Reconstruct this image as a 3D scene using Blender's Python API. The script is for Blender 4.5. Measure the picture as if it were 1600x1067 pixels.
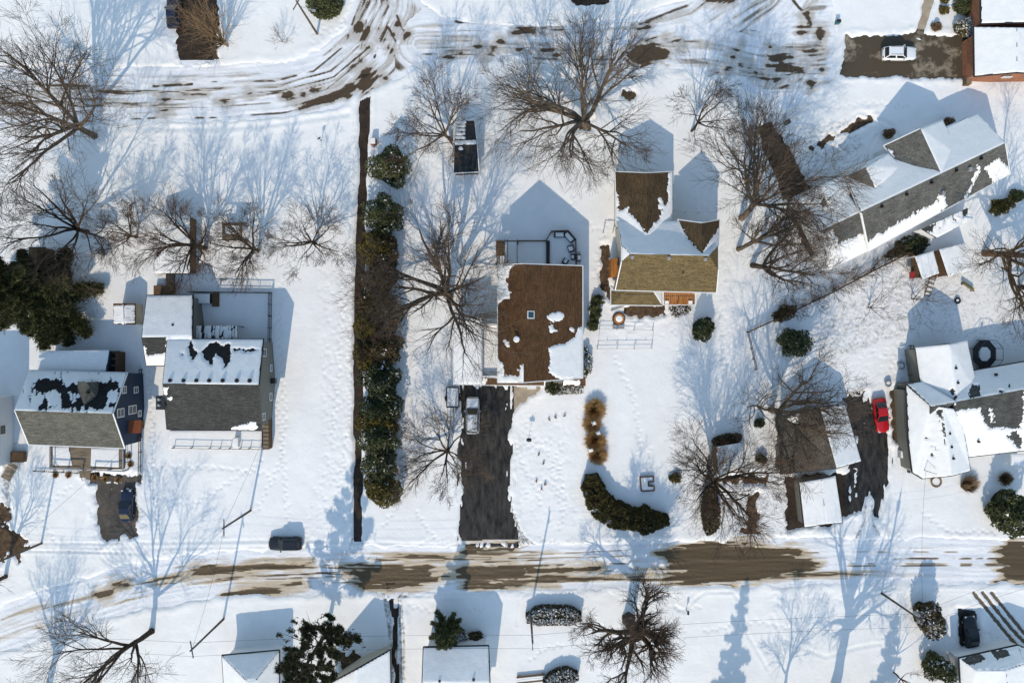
import bpy, math, random
import numpy as np
from mathutils import Vector, Matrix
for o in list(bpy.data.objects): bpy.data.objects.remove(o)
SC = bpy.context.scene
COL = SC.collection
R = math.radians
# ---------------------------------------------------------------- camera, sky, sun, exposure
H, F = 100.0, 1100.0            # drone height in metres, focal length in photo pixels (photo 1600 x 1067)
cam = bpy.data.cameras.new('camera'); cam.sensor_width = 36; cam.lens = 36*F/1600
cam.clip_end = 5000; cam.clip_start = 1
co = bpy.data.objects.new('camera', cam); COL.objects.link(co); co.location = (0, 0, H)
SC.camera = co
SUN_EL, SUN_AZ = R(34.8), R(10.8)
wd = bpy.data.worlds.new('World'); SC.world = wd; wd.use_nodes = True
nt = wd.node_tree
sky = nt.nodes.new('ShaderNodeTexSky'); sky.sky_type = 'NISHITA'; sky.sun_disc = False
sky.sun_elevation = SUN_EL; sky.sun_rotation = R(180) + SUN_AZ; sky.air_density = 1.6; sky.dust_density = 0.3; sky.ozone_density = 1.4
bg = nt.nodes['Background']; bg.inputs[1].default_value = 0.15
nt.links.new(sky.outputs[0], bg.inputs[0])
sl = bpy.data.lights.new('sun', 'SUN'); sl.energy = 2.5; sl.angle = R(0.5); sl.color = (1, 0.87, 0.70)
so = bpy.data.objects.new('sun', sl); COL.objects.link(so); so.location = (-20, -80, 60)
sd_ = Vector((math.sin(SUN_AZ)*math.cos(SUN_EL), math.cos(SUN_AZ)*math.cos(SUN_EL), -math.sin(SUN_EL)))
so.rotation_euler = sd_.to_track_quat('-Z', 'Y').to_euler()
vs = SC.view_settings; vs.view_transform = 'Standard'; vs.look = 'None'; vs.gamma = 1; vs.use_curve_mapping = False
vs.exposure = 0.40
# ---------------------------------------------------------------- pixel <-> place
def W(px, py, z=0.0):
    k = (H - z)/F
    return Vector(((px - 800)*k, (533.5 - py)*k, z))
def W2(p): return ((p[0]-800)*H/F, (533.5-p[1])*H/F)
# ---------------------------------------------------------------- noise, polygons (numpy)
def _h(ix, iy, s):
    h = (ix.astype(np.int64)*374761393 + iy.astype(np.int64)*668265263 + s*974711) & 0xffffffff
    h = ((h ^ (h >> 13))*1274126177) & 0xffffffff
    h = h ^ (h >> 16)
    return (h & 0xffffff)/float(0xffffff)
def vn(x, y, s=0):
    ix = np.floor(x); iy = np.floor(y); fx = x-ix; fy = y-iy
    fx = fx*fx*(3-2*fx); fy = fy*fy*(3-2*fy)
    return (_h(ix, iy, s)*(1-fx)+_h(ix+1, iy, s)*fx)*(1-fy)+(_h(ix, iy+1, s)*(1-fx)+_h(ix+1, iy+1, s)*fx)*fy
def fbm(x, y, s=0, o=4):
    t = 0; a = .5; n = 0
    for i in range(o):
        t = t + a*vn(x*2**i, y*2**i, s+i*17); n += a; a *= .5
    return t/n
def ss(a, b, x):
    t = np.clip((x-a)/(b-a), 0, 1); return t*t*(3-2*t)
def poly_sd(x, y, poly, near=False):
    """signed distance to polygon (negative inside)"""
    d = np.full(x.shape, 1e9); ins = np.zeros(x.shape, bool); bx = np.zeros(x.shape); by = np.zeros(x.shape)
    n = len(poly)
    for i in range(n):
        ax, ay = poly[i][:2]; cx, cy = poly[(i+1) % n][:2]
        ex, ey = cx-ax, cy-ay; l = ex*ex+ey*ey+1e-12
        t = np.clip(((x-ax)*ex+(y-ay)*ey)/l, 0, 1)
        qx = ax+t*ex; qy = ay+t*ey
        dd = np.hypot(x-qx, y-qy)
        m = dd < d; d = np.where(m, dd, d)
        if near: bx = np.where(m, qx, bx); by = np.where(m, qy, by)
        c = ((ay > y) != (cy > y)) & (x < (cx-ax)*(y-ay)/((cy-ay) if cy != ay else 1e-12)+ax)
        ins ^= c
    sd = np.where(ins, -d, d)
    return (sd, bx, by) if near else sd
def line_d(x, y, pts):
    d = np.full(x.shape, 1e9)
    for (ax, ay), (cx, cy) in zip(pts[:-1], pts[1:]):
        ex, ey = cx-ax, cy-ay; l = ex*ex+ey*ey+1e-12
        t = np.clip(((x-ax)*ex+(y-ay)*ey)/l, 0, 1)
        d = np.minimum(d, np.hypot(x-ax-t*ex, y-ay-t*ey))
    return d
def flow(x, y, lines):
    """arc length and signed offset from the nearest of some centre lines"""
    best = np.full(x.shape, 1e9); T = np.zeros(x.shape); S = np.zeros(x.shape); base = 0
    for pts in lines:
        acc = base
        for (ax, ay), (cx, cy) in zip(pts[:-1], pts[1:]):
            ex, ey = cx-ax, cy-ay; l = math.hypot(ex, ey)
            t = np.clip(((x-ax)*ex+(y-ay)*ey)/(l*l), 0, 1); px = x-ax-t*ex; py = y-ay-t*ey; d = np.hypot(px, py)
            m = d < best; best = np.where(m, d, best); T = np.where(m, acc+t*l, T); S = np.where(m, np.sign(ex*py-ey*px)*d, S); acc += l
        base = acc+500
    return T, S
def within(X, Y, pts, m):
    xs = [p[0] for p in pts]; ys = [p[1] for p in pts]
    return (X > min(xs)-m) & (X < max(xs)+m) & (Y > min(ys)-m) & (Y < max(ys)+m)
# ---------------------------------------------------------------- meshes and objects
def fast_mesh(name, V, Fq, smooth=False):
    me = bpy.data.meshes.new(name)
    V = np.asarray(V, dtype=np.float32); Fq = np.asarray(Fq, dtype=np.int32)
    k = Fq.shape[1]
    me.vertices.add(len(V)); me.vertices.foreach_set('co', V.ravel())
    me.loops.add(Fq.size); me.loops.foreach_set('vertex_index', Fq.ravel())
    me.polygons.add(len(Fq)); me.polygons.foreach_set('loop_start', np.arange(0, Fq.size, k, dtype=np.int32))
    me.polygons.foreach_set('use_smooth', np.full(len(Fq), smooth))
    me.update(calc_edges=True)
    return me
ORG = {}
def tag(o, label=None, cat=None, group=None, kind=None):
    if label: o['label'] = label
    if cat: o['category'] = cat
    if group: o['group'] = group
    if kind: o['kind'] = kind
    return o
def thing(name, label, cat, loc=(0, 0, 0), rz=0, group=None):
    o = bpy.data.objects.new(name, None); COL.objects.link(o); o.location = loc; o.rotation_euler = (0, 0, rz)
    o.empty_display_size = .3
    ORG[o.name] = Vector(loc)
    return tag(o, label, cat, group)
def link(name, me, mat, parent=None, loc=None):
    o = bpy.data.objects.new(name, me); COL.objects.link(o)
    if mat is not None and not me.materials: me.materials.append(mat)
    if parent: o.parent = parent
    if loc is not None: o.location = loc
    return o
class MB:
    def __init__(s): s.v = []; s.f = []
    def add(s, vs, fs):
        b = len(s.v); s.v += [tuple(v) for v in vs]; s.f += [tuple(b+i for i in f) for f in fs]; return s
    def box(s, c, d, rz=0, top=1.0, M=None):
        x, y, z = d[0]/2, d[1]/2, d[2]/2; cs, sn = math.cos(rz), math.sin(rz); o = []
        for zz, k in ((-z, 1), (z, top)):
            for a, b in ((-x, -y), (x, -y), (x, y), (-x, y)):
                a *= k; b *= k
                p = Vector((a*cs-b*sn, a*sn+b*cs, zz))
                if M: p = M @ p
                o.append((c[0]+p.x, c[1]+p.y, c[2]+p.z))
        return s.add(o, [(3, 2, 1, 0), (4, 5, 6, 7), (0, 1, 5, 4), (1, 2, 6, 5), (2, 3, 7, 6), (3, 0, 4, 7)])
    def bar(s, p, q, w, h=None):
        p = Vector(p); q = Vector(q); h = h or w; d = (q-p)
        M = d.to_track_quat('Z', 'Y').to_matrix()
        return s.box((p+q)/2, (w, h, d.length), 0, 1, M)
    def prism(s, poly, z0, z1):
        n = len(poly); a = sum(poly[i][0]*poly[(i+1) % n][1]-poly[(i+1) % n][0]*poly[i][1] for i in range(n))
        if a < 0: poly = poly[::-1]
        f = lambda z, p: z if not callable(z) else z(p)
        vs = [(p[0], p[1], f(z0, p)) for p in poly]+[(p[0], p[1], f(z1, p)) for p in poly]
        return s.add(vs, [tuple(range(n-1, -1, -1)), tuple(range(n, 2*n))]+[(i, (i+1) % n, n+(i+1) % n, n+i) for i in range(n)])
    def tube(s, p, q, r0, r1=None, n=8):
        r1 = r0 if r1 is None else r1; p = Vector(p); q = Vector(q)
        M = (q-p).to_track_quat('Z', 'Y').to_matrix(); o = []
        for c, r in ((p, r0), (q, r1)):
            for i in range(n):
                a = 2*math.pi*i/n; o.append(c+M @ Vector((r*math.cos(a), r*math.sin(a), 0)))
        return s.add(o, [tuple(range(n-1, -1, -1)), tuple(range(n, 2*n))]+[(i, (i+1) % n, n+(i+1) % n, n+i) for i in range(n)])
    def loft(s, rings, close=True):
        n = len(rings[0]); vs = [p for r in rings for p in r]; fs = []
        for k in range(len(rings)-1):
            for i in range(n):
                j = (i+1) % n
                fs.append((k*n+i, k*n+j, (k+1)*n+j, (k+1)*n+i))
        if close: fs += [tuple(range(n-1, -1, -1)), tuple(range((len(rings)-1)*n, len(rings)*n))]
        return s.add(vs, fs)
    def build(s, name, mat, parent=None, smooth=False, world=True):
        me = bpy.data.meshes.new(name); V = s.v
        org = Vector((0, 0, 0))
        if parent is not None and world: org = ORG[parent.name]
        if parent is None:
            b = np.array(V); org = Vector((float(b[:, 0].mean()), float(b[:, 1].mean()), float(b[:, 2].min())))
        me.from_pydata([(v[0]-org[0], v[1]-org[1], v[2]-org[2]) for v in V], [], s.f)
        if smooth:
            for p in me.polygons: p.use_smooth = True
        o = link(name, me, mat, parent, None if parent is not None else org)
        ORG[o.name] = org
        return o
def copy_tree(o, parent=None):
    c = o.copy(); COL.objects.link(c); c.parent = parent
    for ch in list(o.children): copy_tree(ch, c)
    return c
# ---------------------------------------------------------------- materials
MATS = {}
def mat(name, c1, c2=None, rough=.8, scale=2.0, bump=0.0, stretch=(1, 1, 1), metal=0.0, lo=.35, hi=.65, bscale=None, spec=.22, coat=0, detail=6):
    m = bpy.data.materials.new(name); m.use_nodes = True; MATS[name] = m
    N = m.node_tree.nodes; L = m.node_tree.links; b = N['Principled BSDF']
    b.inputs['Roughness'].default_value = rough; b.inputs['Metallic'].default_value = metal
    b.inputs['Specular IOR Level'].default_value = spec; b.inputs['Coat Weight'].default_value = coat
    b.inputs['Base Color'].default_value = (*c1, 1)
    if c2 or bump:
        tc = N.new('ShaderNodeNewGeometry'); mp = N.new('ShaderNodeMapping'); mp.inputs['Scale'].default_value = stretch
        L.new(tc.outputs['Position'], mp.inputs[0])
        if c2:
            n1 = N.new('ShaderNodeTexNoise'); n1.inputs['Scale'].default_value = scale; n1.inputs['Detail'].default_value = detail; n1.inputs['Roughness'].default_value = .65
            L.new(mp.outputs[0], n1.inputs[0])
            rp = N.new('ShaderNodeMapRange'); rp.inputs[1].default_value = lo; rp.inputs[2].default_value = hi
            L.new(n1.outputs[0], rp.inputs[0])
            mx = N.new('ShaderNodeMix'); mx.data_type = 'RGBA'; mx.inputs[6].default_value = (*c1, 1); mx.inputs[7].default_value = (*c2, 1)
            L.new(rp.outputs[0], mx.inputs[0]); L.new(mx.outputs[2], b.inputs['Base Color'])
        if bump:
            n2 = N.new('ShaderNodeTexNoise'); n2.inputs['Scale'].default_value = bscale or scale*3; n2.inputs['Detail'].default_value = 5
            L.new(mp.outputs[0], n2.inputs[0])
            bp = N.new('ShaderNodeBump'); bp.inputs['Strength'].default_value = 1; bp.inputs['Distance'].default_value = bump
            L.new(n2.outputs[0], bp.inputs['Height']); L.new(bp.outputs[0], b.inputs['Normal'])
    return m
def shingle(name, c, ang=0.0, var=.35):
    """asphalt shingles: blotches, fine grain and thin courses running along `ang`"""
    m = mat(name, tuple(x*(1-var) for x in c), tuple(x*(1+var) for x in c), .9, 0.7, 0, lo=.3, hi=.7)
    N = m.node_tree.nodes; L = m.node_tree.links; b = N['Principled BSDF']
    base = b.inputs['Base Color'].links[0].from_socket
    g = N.new('ShaderNodeNewGeometry'); mp = N.new('ShaderNodeMapping'); mp.vector_type = 'TEXTURE'
    mp.inputs['Rotation'].default_value = (0, 0, ang); mp.inputs['Scale'].default_value = (1, .13, .2)
    L.new(g.outputs['Position'], mp.inputs[0])
    n = N.new('ShaderNodeTexNoise'); n.inputs['Scale'].default_value = 1.1; n.inputs['Detail'].default_value = 4; L.new(mp.outputs[0], n.inputs[0])
    r = N.new('ShaderNodeMapRange'); r.inputs[1].default_value = .3; r.inputs[2].default_value = .7; r.inputs[3].default_value = .62; r.inputs[4].default_value = 1.38
    L.new(n.outputs[0], r.inputs[0])
    n3 = N.new('ShaderNodeTexNoise'); n3.inputs['Scale'].default_value = 4.5; n3.inputs['Detail'].default_value = 3; L.new(g.outputs['Position'], n3.inputs[0])
    r3 = N.new('ShaderNodeMapRange'); r3.inputs[1].default_value = .3; r3.inputs[2].default_value = .7; r3.inputs[3].default_value = .7; r3.inputs[4].default_value = 1.3
    L.new(n3.outputs[0], r3.inputs[0])
    mu = N.new('ShaderNodeMath'); mu.operation = 'MULTIPLY'; L.new(r.outputs[0], mu.inputs[0]); L.new(r3.outputs[0], mu.inputs[1])
    vm = N.new('ShaderNodeVectorMath'); vm.operation = 'SCALE'; L.new(base, vm.inputs[0]); L.new(mu.outputs[0], vm.inputs['Scale'])
    L.new(vm.outputs[0], b.inputs['Base Color'])
    return m
def attr_mat(name, layers, base, base2, rough=.75, bump=.05, bscale=2.5):
    """base snow mixed with (attribute, colour a, colour b, roughness, noise amount, noise scale) layers"""
    m = mat(name, base, base2, rough, .35, bump, bscale=bscale, spec=.3)
    N = m.node_tree.nodes; L = m.node_tree.links; b = N['Principled BSDF']
    cur = b.inputs['Base Color'].links[0].from_socket; rcur = None
    for at, ca, cb, rg, amt, sc, st in layers:
        a = N.new('ShaderNodeAttribute'); a.attribute_name = at
        g = N.new('ShaderNodeNewGeometry'); mp = N.new('ShaderNodeMapping'); mp.inputs['Scale'].default_value = st
        L.new(g.outputs['Position'], mp.inputs[0])
        n = N.new('ShaderNodeTexNoise'); n.inputs['Scale'].default_value = sc; n.inputs['Detail'].default_value = 7; n.inputs['Roughness'].default_value = .7
        L.new(mp.outputs[0], n.inputs[0])
        # factor = smoothstep(attr + (noise-.5)*amt)
        ad = N.new('ShaderNodeMath'); ad.operation = 'MULTIPLY_ADD'; L.new(n.outputs[0], ad.inputs[0]); ad.inputs[1].default_value = amt
        sb = N.new('ShaderNodeMath'); sb.operation = 'SUBTRACT'; L.new(a.outputs['Fac'], sb.inputs[0]); sb.inputs[1].default_value = amt*.5
        L.new(sb.outputs[0], ad.inputs[2])
        mr = N.new('ShaderNodeMapRange'); mr.interpolation_type = 'SMOOTHSTEP'; mr.inputs[1].default_value = .25; mr.inputs[2].default_value = .75
        L.new(ad.outputs[0], mr.inputs[0])
        mc = N.new('ShaderNodeMix'); mc.data_type = 'RGBA'; mc.inputs[6].default_value = (*ca, 1); mc.inputs[7].default_value = (*cb, 1); L.new(n.outputs[0], mc.inputs[0])
        mx = N.new('ShaderNodeMix'); mx.data_type = 'RGBA'; L.new(mr.outputs[0], mx.inputs[0]); L.new(cur, mx.inputs[6]); L.new(mc.outputs[2], mx.inputs[7])
        cur = mx.outputs[2]
        rm = N.new('ShaderNodeMix'); rm.data_type = 'FLOAT'; L.new(mr.outputs[0], rm.inputs[0]); rm.inputs[3].default_value = rg
        if rcur is None: rm.inputs[2].default_value = rough
        else: L.new(rcur, rm.inputs[2])
        rcur = rm.outputs[0]
    L.new(cur, b.inputs['Base Color'])
    if rcur is not None: L.new(rcur, b.inputs['Roughness'])
    return m
SNOW_A, SNOW_B = (.79, .785, .77), (.85, .845, .825)
m_ground = attr_mat('snow_field', [('dirt', (.10, .075, .05), (.19, .15, .11), .9, 1.1, 2.2, (1, 1, 1))], SNOW_A, SNOW_B, .7, .03, 2.2)
m_street = attr_mat('snowy_street', [('slush', (.36, .27, .165), (.62, .52, .39), .6, .7, .5, (.22, 1.6, 1)), ('wet', (.056, .037, .017), (.125, .086, .043), .45, .75, 1.0, (.10, 2.4, 1))], (.70, .71, .73), (.82, .825, .835), .65, .05, 2.5)
m_upper = attr_mat('snowy_curving_street', [('slush', (.34, .31, .27), (.60, .57, .53), .6, .8, .8, (.6, 1.0, 1)), ('wet', (.05, .033, .018), (.10, .068, .038), .45, .75, 1.1, (.8, 1, 1))], (.68, .70, .73), (.82, .825, .84), .65, .06, 2.0)
m_snow = mat('snow', SNOW_A, SNOW_B, .7, 1.2, .03, bscale=5, spec=.3)
m_wetblack = mat('wet_asphalt', (.006, .006, .006), (.055, .049, .042), .5, 1.0, .02, bscale=9, stretch=(1.6, .45, 1))
m_asphalt = mat('damp_asphalt', (.058, .047, .036), (.12, .102, .082), .65, .45, .01, bscale=10, detail=8)
m_dryasphalt = mat('patchy_asphalt', (.075, .058, .038), (.27, .225, .165), .7, .3, .01, bscale=9, lo=.53, hi=.62, detail=9)
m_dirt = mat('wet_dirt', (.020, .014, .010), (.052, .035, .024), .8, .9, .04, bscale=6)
m_mulch = mat('garden_mulch', (.045, .028, .016), (.13, .085, .05), .95, 1.6, .06, bscale=9)
m_concrete = mat('concrete_path', (.30, .24, .17), (.42, .35, .26), .85, .8, .01)
sh_brown = shingle('brown_shingles', (.086, .045, .021), R(90), .25)
sh_olive = shingle('olive_brown_shingles', (.128, .094, .044), 0, .12)
sh_dkbrown = shingle('dark_brown_shingles', (.068, .046, .024), R(90), .3)
sh_char = shingle('charcoal_shingles', (.043, .045, .041), 0, .22)
sh_grey = shingle('grey_shingles', (.090, .088, .075), 0, .2)
sh_greyd = shingle('weathered_grey_shingles', (.10, .099, .090), R(27), .25)
sh_east = shingle('dark_grey_shingles', (.06, .062, .058), R(10), .25)
sh_wet_shade = shingle('wet_shaded_shingles', (.014, .015, .016), 0, .3)  # wet shingles, with north-slope shade also put into the colour
sh_shed = shingle('black_shed_shingles', (.025, .028, .030), 0, .25)
sd_grey = mat('grey_siding', (.15, .15, .13), (.19, .19, .165), .7, 1, 0, stretch=(.2, .2, 8))
sd_blue = mat('navy_siding', (.010, .024, .052), (.015, .034, .07), .6, 1, 0, stretch=(.2, .2, 8))
sd_white = mat('white_siding', (.62, .64, .66), (.72, .73, .74), .6, 1, 0, stretch=(.2, .2, 8))
sd_cream = mat('cream_siding', (.42, .38, .31), (.50, .46, .38), .7, 1, 0, stretch=(.2, .2, 8))
m_brick = mat('red_brick', (.20, .075, .04), (.36, .17, .10), .9, 5, .01, bscale=20)
m_bark = mat('grey_brown_bark', (.036, .027, .020), (.115, .088, .064), .9, 2.2, .02, bscale=9)
m_barkd = mat('dark_bark', (.022, .016, .011), (.066, .048, .034), .9, 2.2, .02, bscale=9)
m_barkl = mat('pale_bark', (.075, .056, .040), (.185, .145, .105), .9, 2.2, .02, bscale=9)
m_twig = mat('brown_twigs', (.046, .033, .024), (.115, .084, .062), .9, .6)
m_twigr = mat('russet_twigs', (.052, .030, .020), (.11, .070, .046), .9, .6)
m_trim = mat('white_trim', (.70, .70, .69), (.78, .78, .77), .5, 1)
m_dark = mat('dark_metal', (.02, .02, .022), (.04, .04, .042), .5, 3)
m_black = mat('black_plastic', (.012, .012, .013), None, .45)
m_glass = mat('dark_glass', (.012, .016, .02), None, .08, spec=.6)
m_sglass = mat('skylight_glass', (.015, .06, .075), None, .1, spec=.6)
m_wood = mat('weathered_wood', (.13, .10, .07), (.26, .205, .145), .85, 1.5, .01, stretch=(.5, 4, 4))
m_wood2 = mat('brown_wood', (.075, .045, .024), (.16, .10, .055), .85, 1.5, .01, stretch=(.5, 4, 4))
m_orange = mat('orange_cedar', (.26, .095, .018), (.44, .18, .045), .6, 1.2, .005, stretch=(3, .5, 3))
m_rust = mat('rust_awning', (.16, .045, .018), (.22, .065, .026), .6, 2)
m_pole = mat('pole_wood', (.075, .06, .045), (.15, .12, .09), .9, 2, stretch=(3, 3, .4))
m_wire = mat('wire', (.03, .03, .03), None, .6)
m_galv = mat('galvanised', (.30, .31, .32), (.42, .43, .44), .5, 2, metal=.4)
m_tyre = mat('tyre_rubber', (.012, .012, .012), None, .9)
m_rim = mat('alloy_rim', (.35, .35, .36), None, .35, metal=.8)
m_lamp = mat('headlight_lens', (.55, .57, .6), None, .15)
m_tail = mat('taillight_lens', (.28, .01, .01), None, .2)
m_cush = mat('grey_cushion', (.25, .26, .28), (.32, .33, .35), .9, 3)
m_straw = mat('golden_straw', (.24, .13, .045), (.46, .28, .115), .9, 1.5)
m_strawb = mat('brown_straw', (.14, .085, .045), (.28, .19, .11), .9, 1.5)
def leafm(n, a, b): return mat(n, a, b, .75, 1.6, spec=.25)
lf_dark = leafm('dark_evergreen', (.020, .028, .012), (.085, .10, .043))
lf_green = leafm('evergreen', (.036, .046, .018), (.13, .138, .056))
lf_olive = leafm('olive_cedar', (.062, .052, .012), (.175, .135, .036))
lf_brown = leafm('bronze_cedar', (.048, .036, .017), (.14, .105, .05))
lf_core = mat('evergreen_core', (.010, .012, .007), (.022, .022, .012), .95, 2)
# ---------------------------------------------------------------- ground: bare areas, tracks, prints
BARE = []   # (pixel polygon, edge noise m, noise sx, sy, edge width)
def bare(poly, amp=.35, sx=1.2, sy=1.2, w=.25): BARE.append((poly, amp, sx, sy, w))
STREET = [(-260, 1075), (-100, 1018), (0, 985), (100, 950), (200, 920), (300, 903), (420, 895), (560, 892), (800, 889), (1000, 884), (1200, 880), (1600, 878), (1900, 878)]
def offset_line(pts, d):
    out = []
    for i, p in enumerate(pts):
        a = pts[max(0, i-1)]; b = pts[min(len(pts)-1, i+1)]
        dx, dy = b[0]-a[0], b[1]-a[1]; l = math.hypot(dx, dy)
        out.append((p[0]-dy/l*d, p[1]+dx/l*d))
    return out
street_poly = offset_line(STREET, -36)+offset_line(STREET, 33)[::-1]
upper_poly = [(-200, 104), (200, 106), (330, 104), (440, 100), (500, 82), (540, 42), (556, 0), (570, -140), (665, -140), (655, 0), (690, 26), (740, 38), (800, 42), (900, 40), (1000, 24), (1080, 0), (1140, -60), (1200, -140), (1330, -140), (1300, 0), (1302, 60), (1300, 125), (1230, 172), (1130, 122), (1040, 102), (980, 104), (900, 96), (800, 97), (700, 98), (645, 112), (604, 130), (580, 140), (556, 150), (530, 170), (440, 184), (330, 190), (180, 193), (-200, 198)]
DW = {}
def driveway(key, poly, **k): DW[key] = poly; bare(poly, **k)
driveway('main', [(722, 601), (800, 601), (799, 660), (799, 760), (801, 800), (810, 852), (716, 850), (719, 800), (718, 640)], amp=.75, sx=2.6, sy=.45)
driveway('blue', [(147, 752), (216, 750), (216, 790), (213, 836), (158, 846), (150, 800)], amp=.5)
driveway('northeast', [(1322, 56), (1420, 54), (1514, 57), (1517, 124), (1420, 122), (1312, 119), (1316, 88)], amp=.35)
driveway('east', [(1318, 622), (1350, 612), (1392, 678), (1391, 730), (1383, 770), (1372, 806), (1366, 806), (1360, 775), (1352, 770), (1345, 800), (1328, 800), (1326, 730), (1335, 690)], amp=.6, sx=2.5, sy=.35)
driveway('northwest', [(276, -60), (341, -60), (341, 98), (276, 101)], amp=.4)
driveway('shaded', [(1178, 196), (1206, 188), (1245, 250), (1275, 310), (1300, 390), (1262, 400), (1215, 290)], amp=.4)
driveway('walk', [(560, 126), (579, 126), (576, 250), (570, 380), (567, 620), (567, 850), (553, 850), (552, 600), (555, 380), (560, 250)], amp=.3, sx=.9, sy=.35, w=.2)
driveway('lane', [(603, 915), (616, 915), (621, 955), (624, 1110), (613, 1110), (610, 955)], amp=.8, sx=2.5, sy=.4)
driveway('corner', [(-30, 800), (6, 782), (14, 800), (14, 822), (36, 842), (44, 858), (30, 872), (-30, 874)], amp=1.1)
driveway('patio', [(1392, 604), (1420, 600), (1424, 690), (1394, 690)], amp=.4)
driveway('garage', [(1226, 744), (1330, 738), (1330, 800), (1300, 822), (1228, 826)], amp=.5)
driveway('redcar', [(1318, 624), (1345, 622), (1352, 676), (1334, 682)], amp=.4)
driveway('beige', [(1446, -40), (1464, -40), (1458, 10), (1443, 56), (1428, 54), (1440, 20)], amp=.15)
driveway('house', [(800, 601), (845, 601), (840, 614), (818, 628), (799, 645)], amp=.3)
driveway('top', [(886, -60), (952, -60), (952, 9), (890, 9)], amp=.4)
driveway('cottage', [(132, 738), (222, 742), (220, 756), (146, 756)], amp=.5)
driveway('east_side', [(1495, 950), (1528, 950), (1530, 1015), (1500, 1018)], amp=.3)
driveway('south_house', [(535, 1020), (568, 1015), (568, 1110), (535, 1110)], amp=.9)
BEDS = {
 'front': [(972, 477), (1036, 477), (1040, 490), (1020, 497), (985, 496), (975, 488)],
 'side': [(940, 385), (954, 380), (956, 470), (942, 470), (938, 430)],
 'curved': [(1262, 232), (1300, 210), (1345, 184), (1366, 182), (1368, 190), (1345, 198), (1310, 216), (1270, 240)],
 'hedge': [(1130, 742), (1200, 742), (1196, 756), (1130, 758)],
 'corner_tree': [(1165, 770), (1186, 768), (1186, 826), (1200, 836), (1190, 846), (1140, 846), (1150, 832), (1166, 822)],
 'tree_base': [(903, 188), (926, 186), (928, 203), (905, 204)],
 'mud': [(972, 138), (992, 136), (994, 158), (984, 164), (973, 156)],
}
for p in BEDS.values(): bare(p, .5)
GROOVES = []  # pixel polyline, width m, depth m, dirt
def groove(pts, w=.25, d=.05, dirt=0.0): GROOVES.append((pts, w, d, dirt))
groove([(190, 200), (300, 201), (380, 199), (450, 192), (545, 178)], .35, .10)
for x0, x1, xe in ((603, 600, 572), (607, 604, 590), (614, 612, 606), (620, 622, 640), (625, 627, 660)):
    groove([(xe, 912), (x1, 935), (x0+6, 985), (x0+6, 1060)], .3, .07, .55)
for k in range(7):
    groove([(735+k*11, 842), (730+k*13, 866)], .25, .06, .5)
for k in range(4):
    groove([(800+k*4, 790+k*12), (806+k*5, 840), (822+k*9, 862)], .22, .06, .6)
groove([(1352, 790), (1350, 815), (1336, 842)], .3, .07, .5); groove([(1362, 790), (1364, 818), (1383, 850)], .3, .07, .5)
groove([(1374, 770), (1378, 815), (1405, 850)], .25, .06, .4); groove([(1384, 775), (1388, 820), (1412, 846)], .2, .05, .3)
groove([(552, 840), (546, 860), (535, 874)], .22, .06, .5); groove([(560, 842), (560, 870)], .22, .06, .5); groove([(566, 842), (572, 872)], .2, .05, .4)
groove([(552, 130), (552, 500), (549, 850)], .4, -.06); groove([(580, 140), (576, 300)], .4, -.05)
groove([(808, 975), (812, 935), (822, 926), (850, 926), (862, 938)], .2, .05); groove([(985, 928), (1048, 928), (1054, 945), (1070, 956), (1082, 938), (1100, 924), (1145, 924), (1160, 945), (1165, 985), (1200, 1045)], .2, .06, .1)
groove([(1205, 960), (1225, 1000), (1290, 1025), (1340, 1010), (1376, 1004)], .25, .05)
groove([(1370, 185), (1392, 196), (1410, 225)], .25, .10, .3); groove([(1356, 255), (1359, 230), (1370, 212)], .2, .1, .25)
groove([(1258, 230), (1290, 210), (1340, 178), (1362, 176)], .3, .1, .1)
for k in range(8):
    groove([(262+k*9, 106), (258+k*13, 128)], .2, .05, .35)
for k in range(7):
    y = 845+k*4.5+random.Random(k).uniform(-2, 2); groove([(215+k*10, y), (420+k*30, y-4), (720, y+2)], .18, .03, .05)
groove([(1460, 930), (1500, 900), (1600, 868)], .2, .03)
for k in range(3): groove([(1520+k*14, 925), (1560+k*18, 975+k*5), (1610+k*20, 1035)], .22, .10, 1.5)
groove([(1100, 300), (1118, 480), (1112, 600)], 1.2, .05); groove([(1130, 300), (1146, 480), (1130, 600)], 1.0, .05)
groove([(218, 575), (226, 640), (224, 760)], .4, .06)
rt = random.Random(8)
for k in range(16):
    x0 = rt.uniform(0, 1500); y = rt.choice((rt.uniform(846, 862), rt.uniform(918, 934))); groove([(x0, y), (x0+rt.uniform(60, 200), y+rt.uniform(-4, 4))], .14, rt.uniform(.03, .07))
for k in range(9): groove([(150+k*9, 850), (160+k*10, 872), (190+k*16, 892)], .16, .05)
groove([(560, 880), (540, 862), (500, 846), (470, 836)], .2, .05); groove([(560, 884), (520, 868), (480, 862)], .2, .05)
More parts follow.
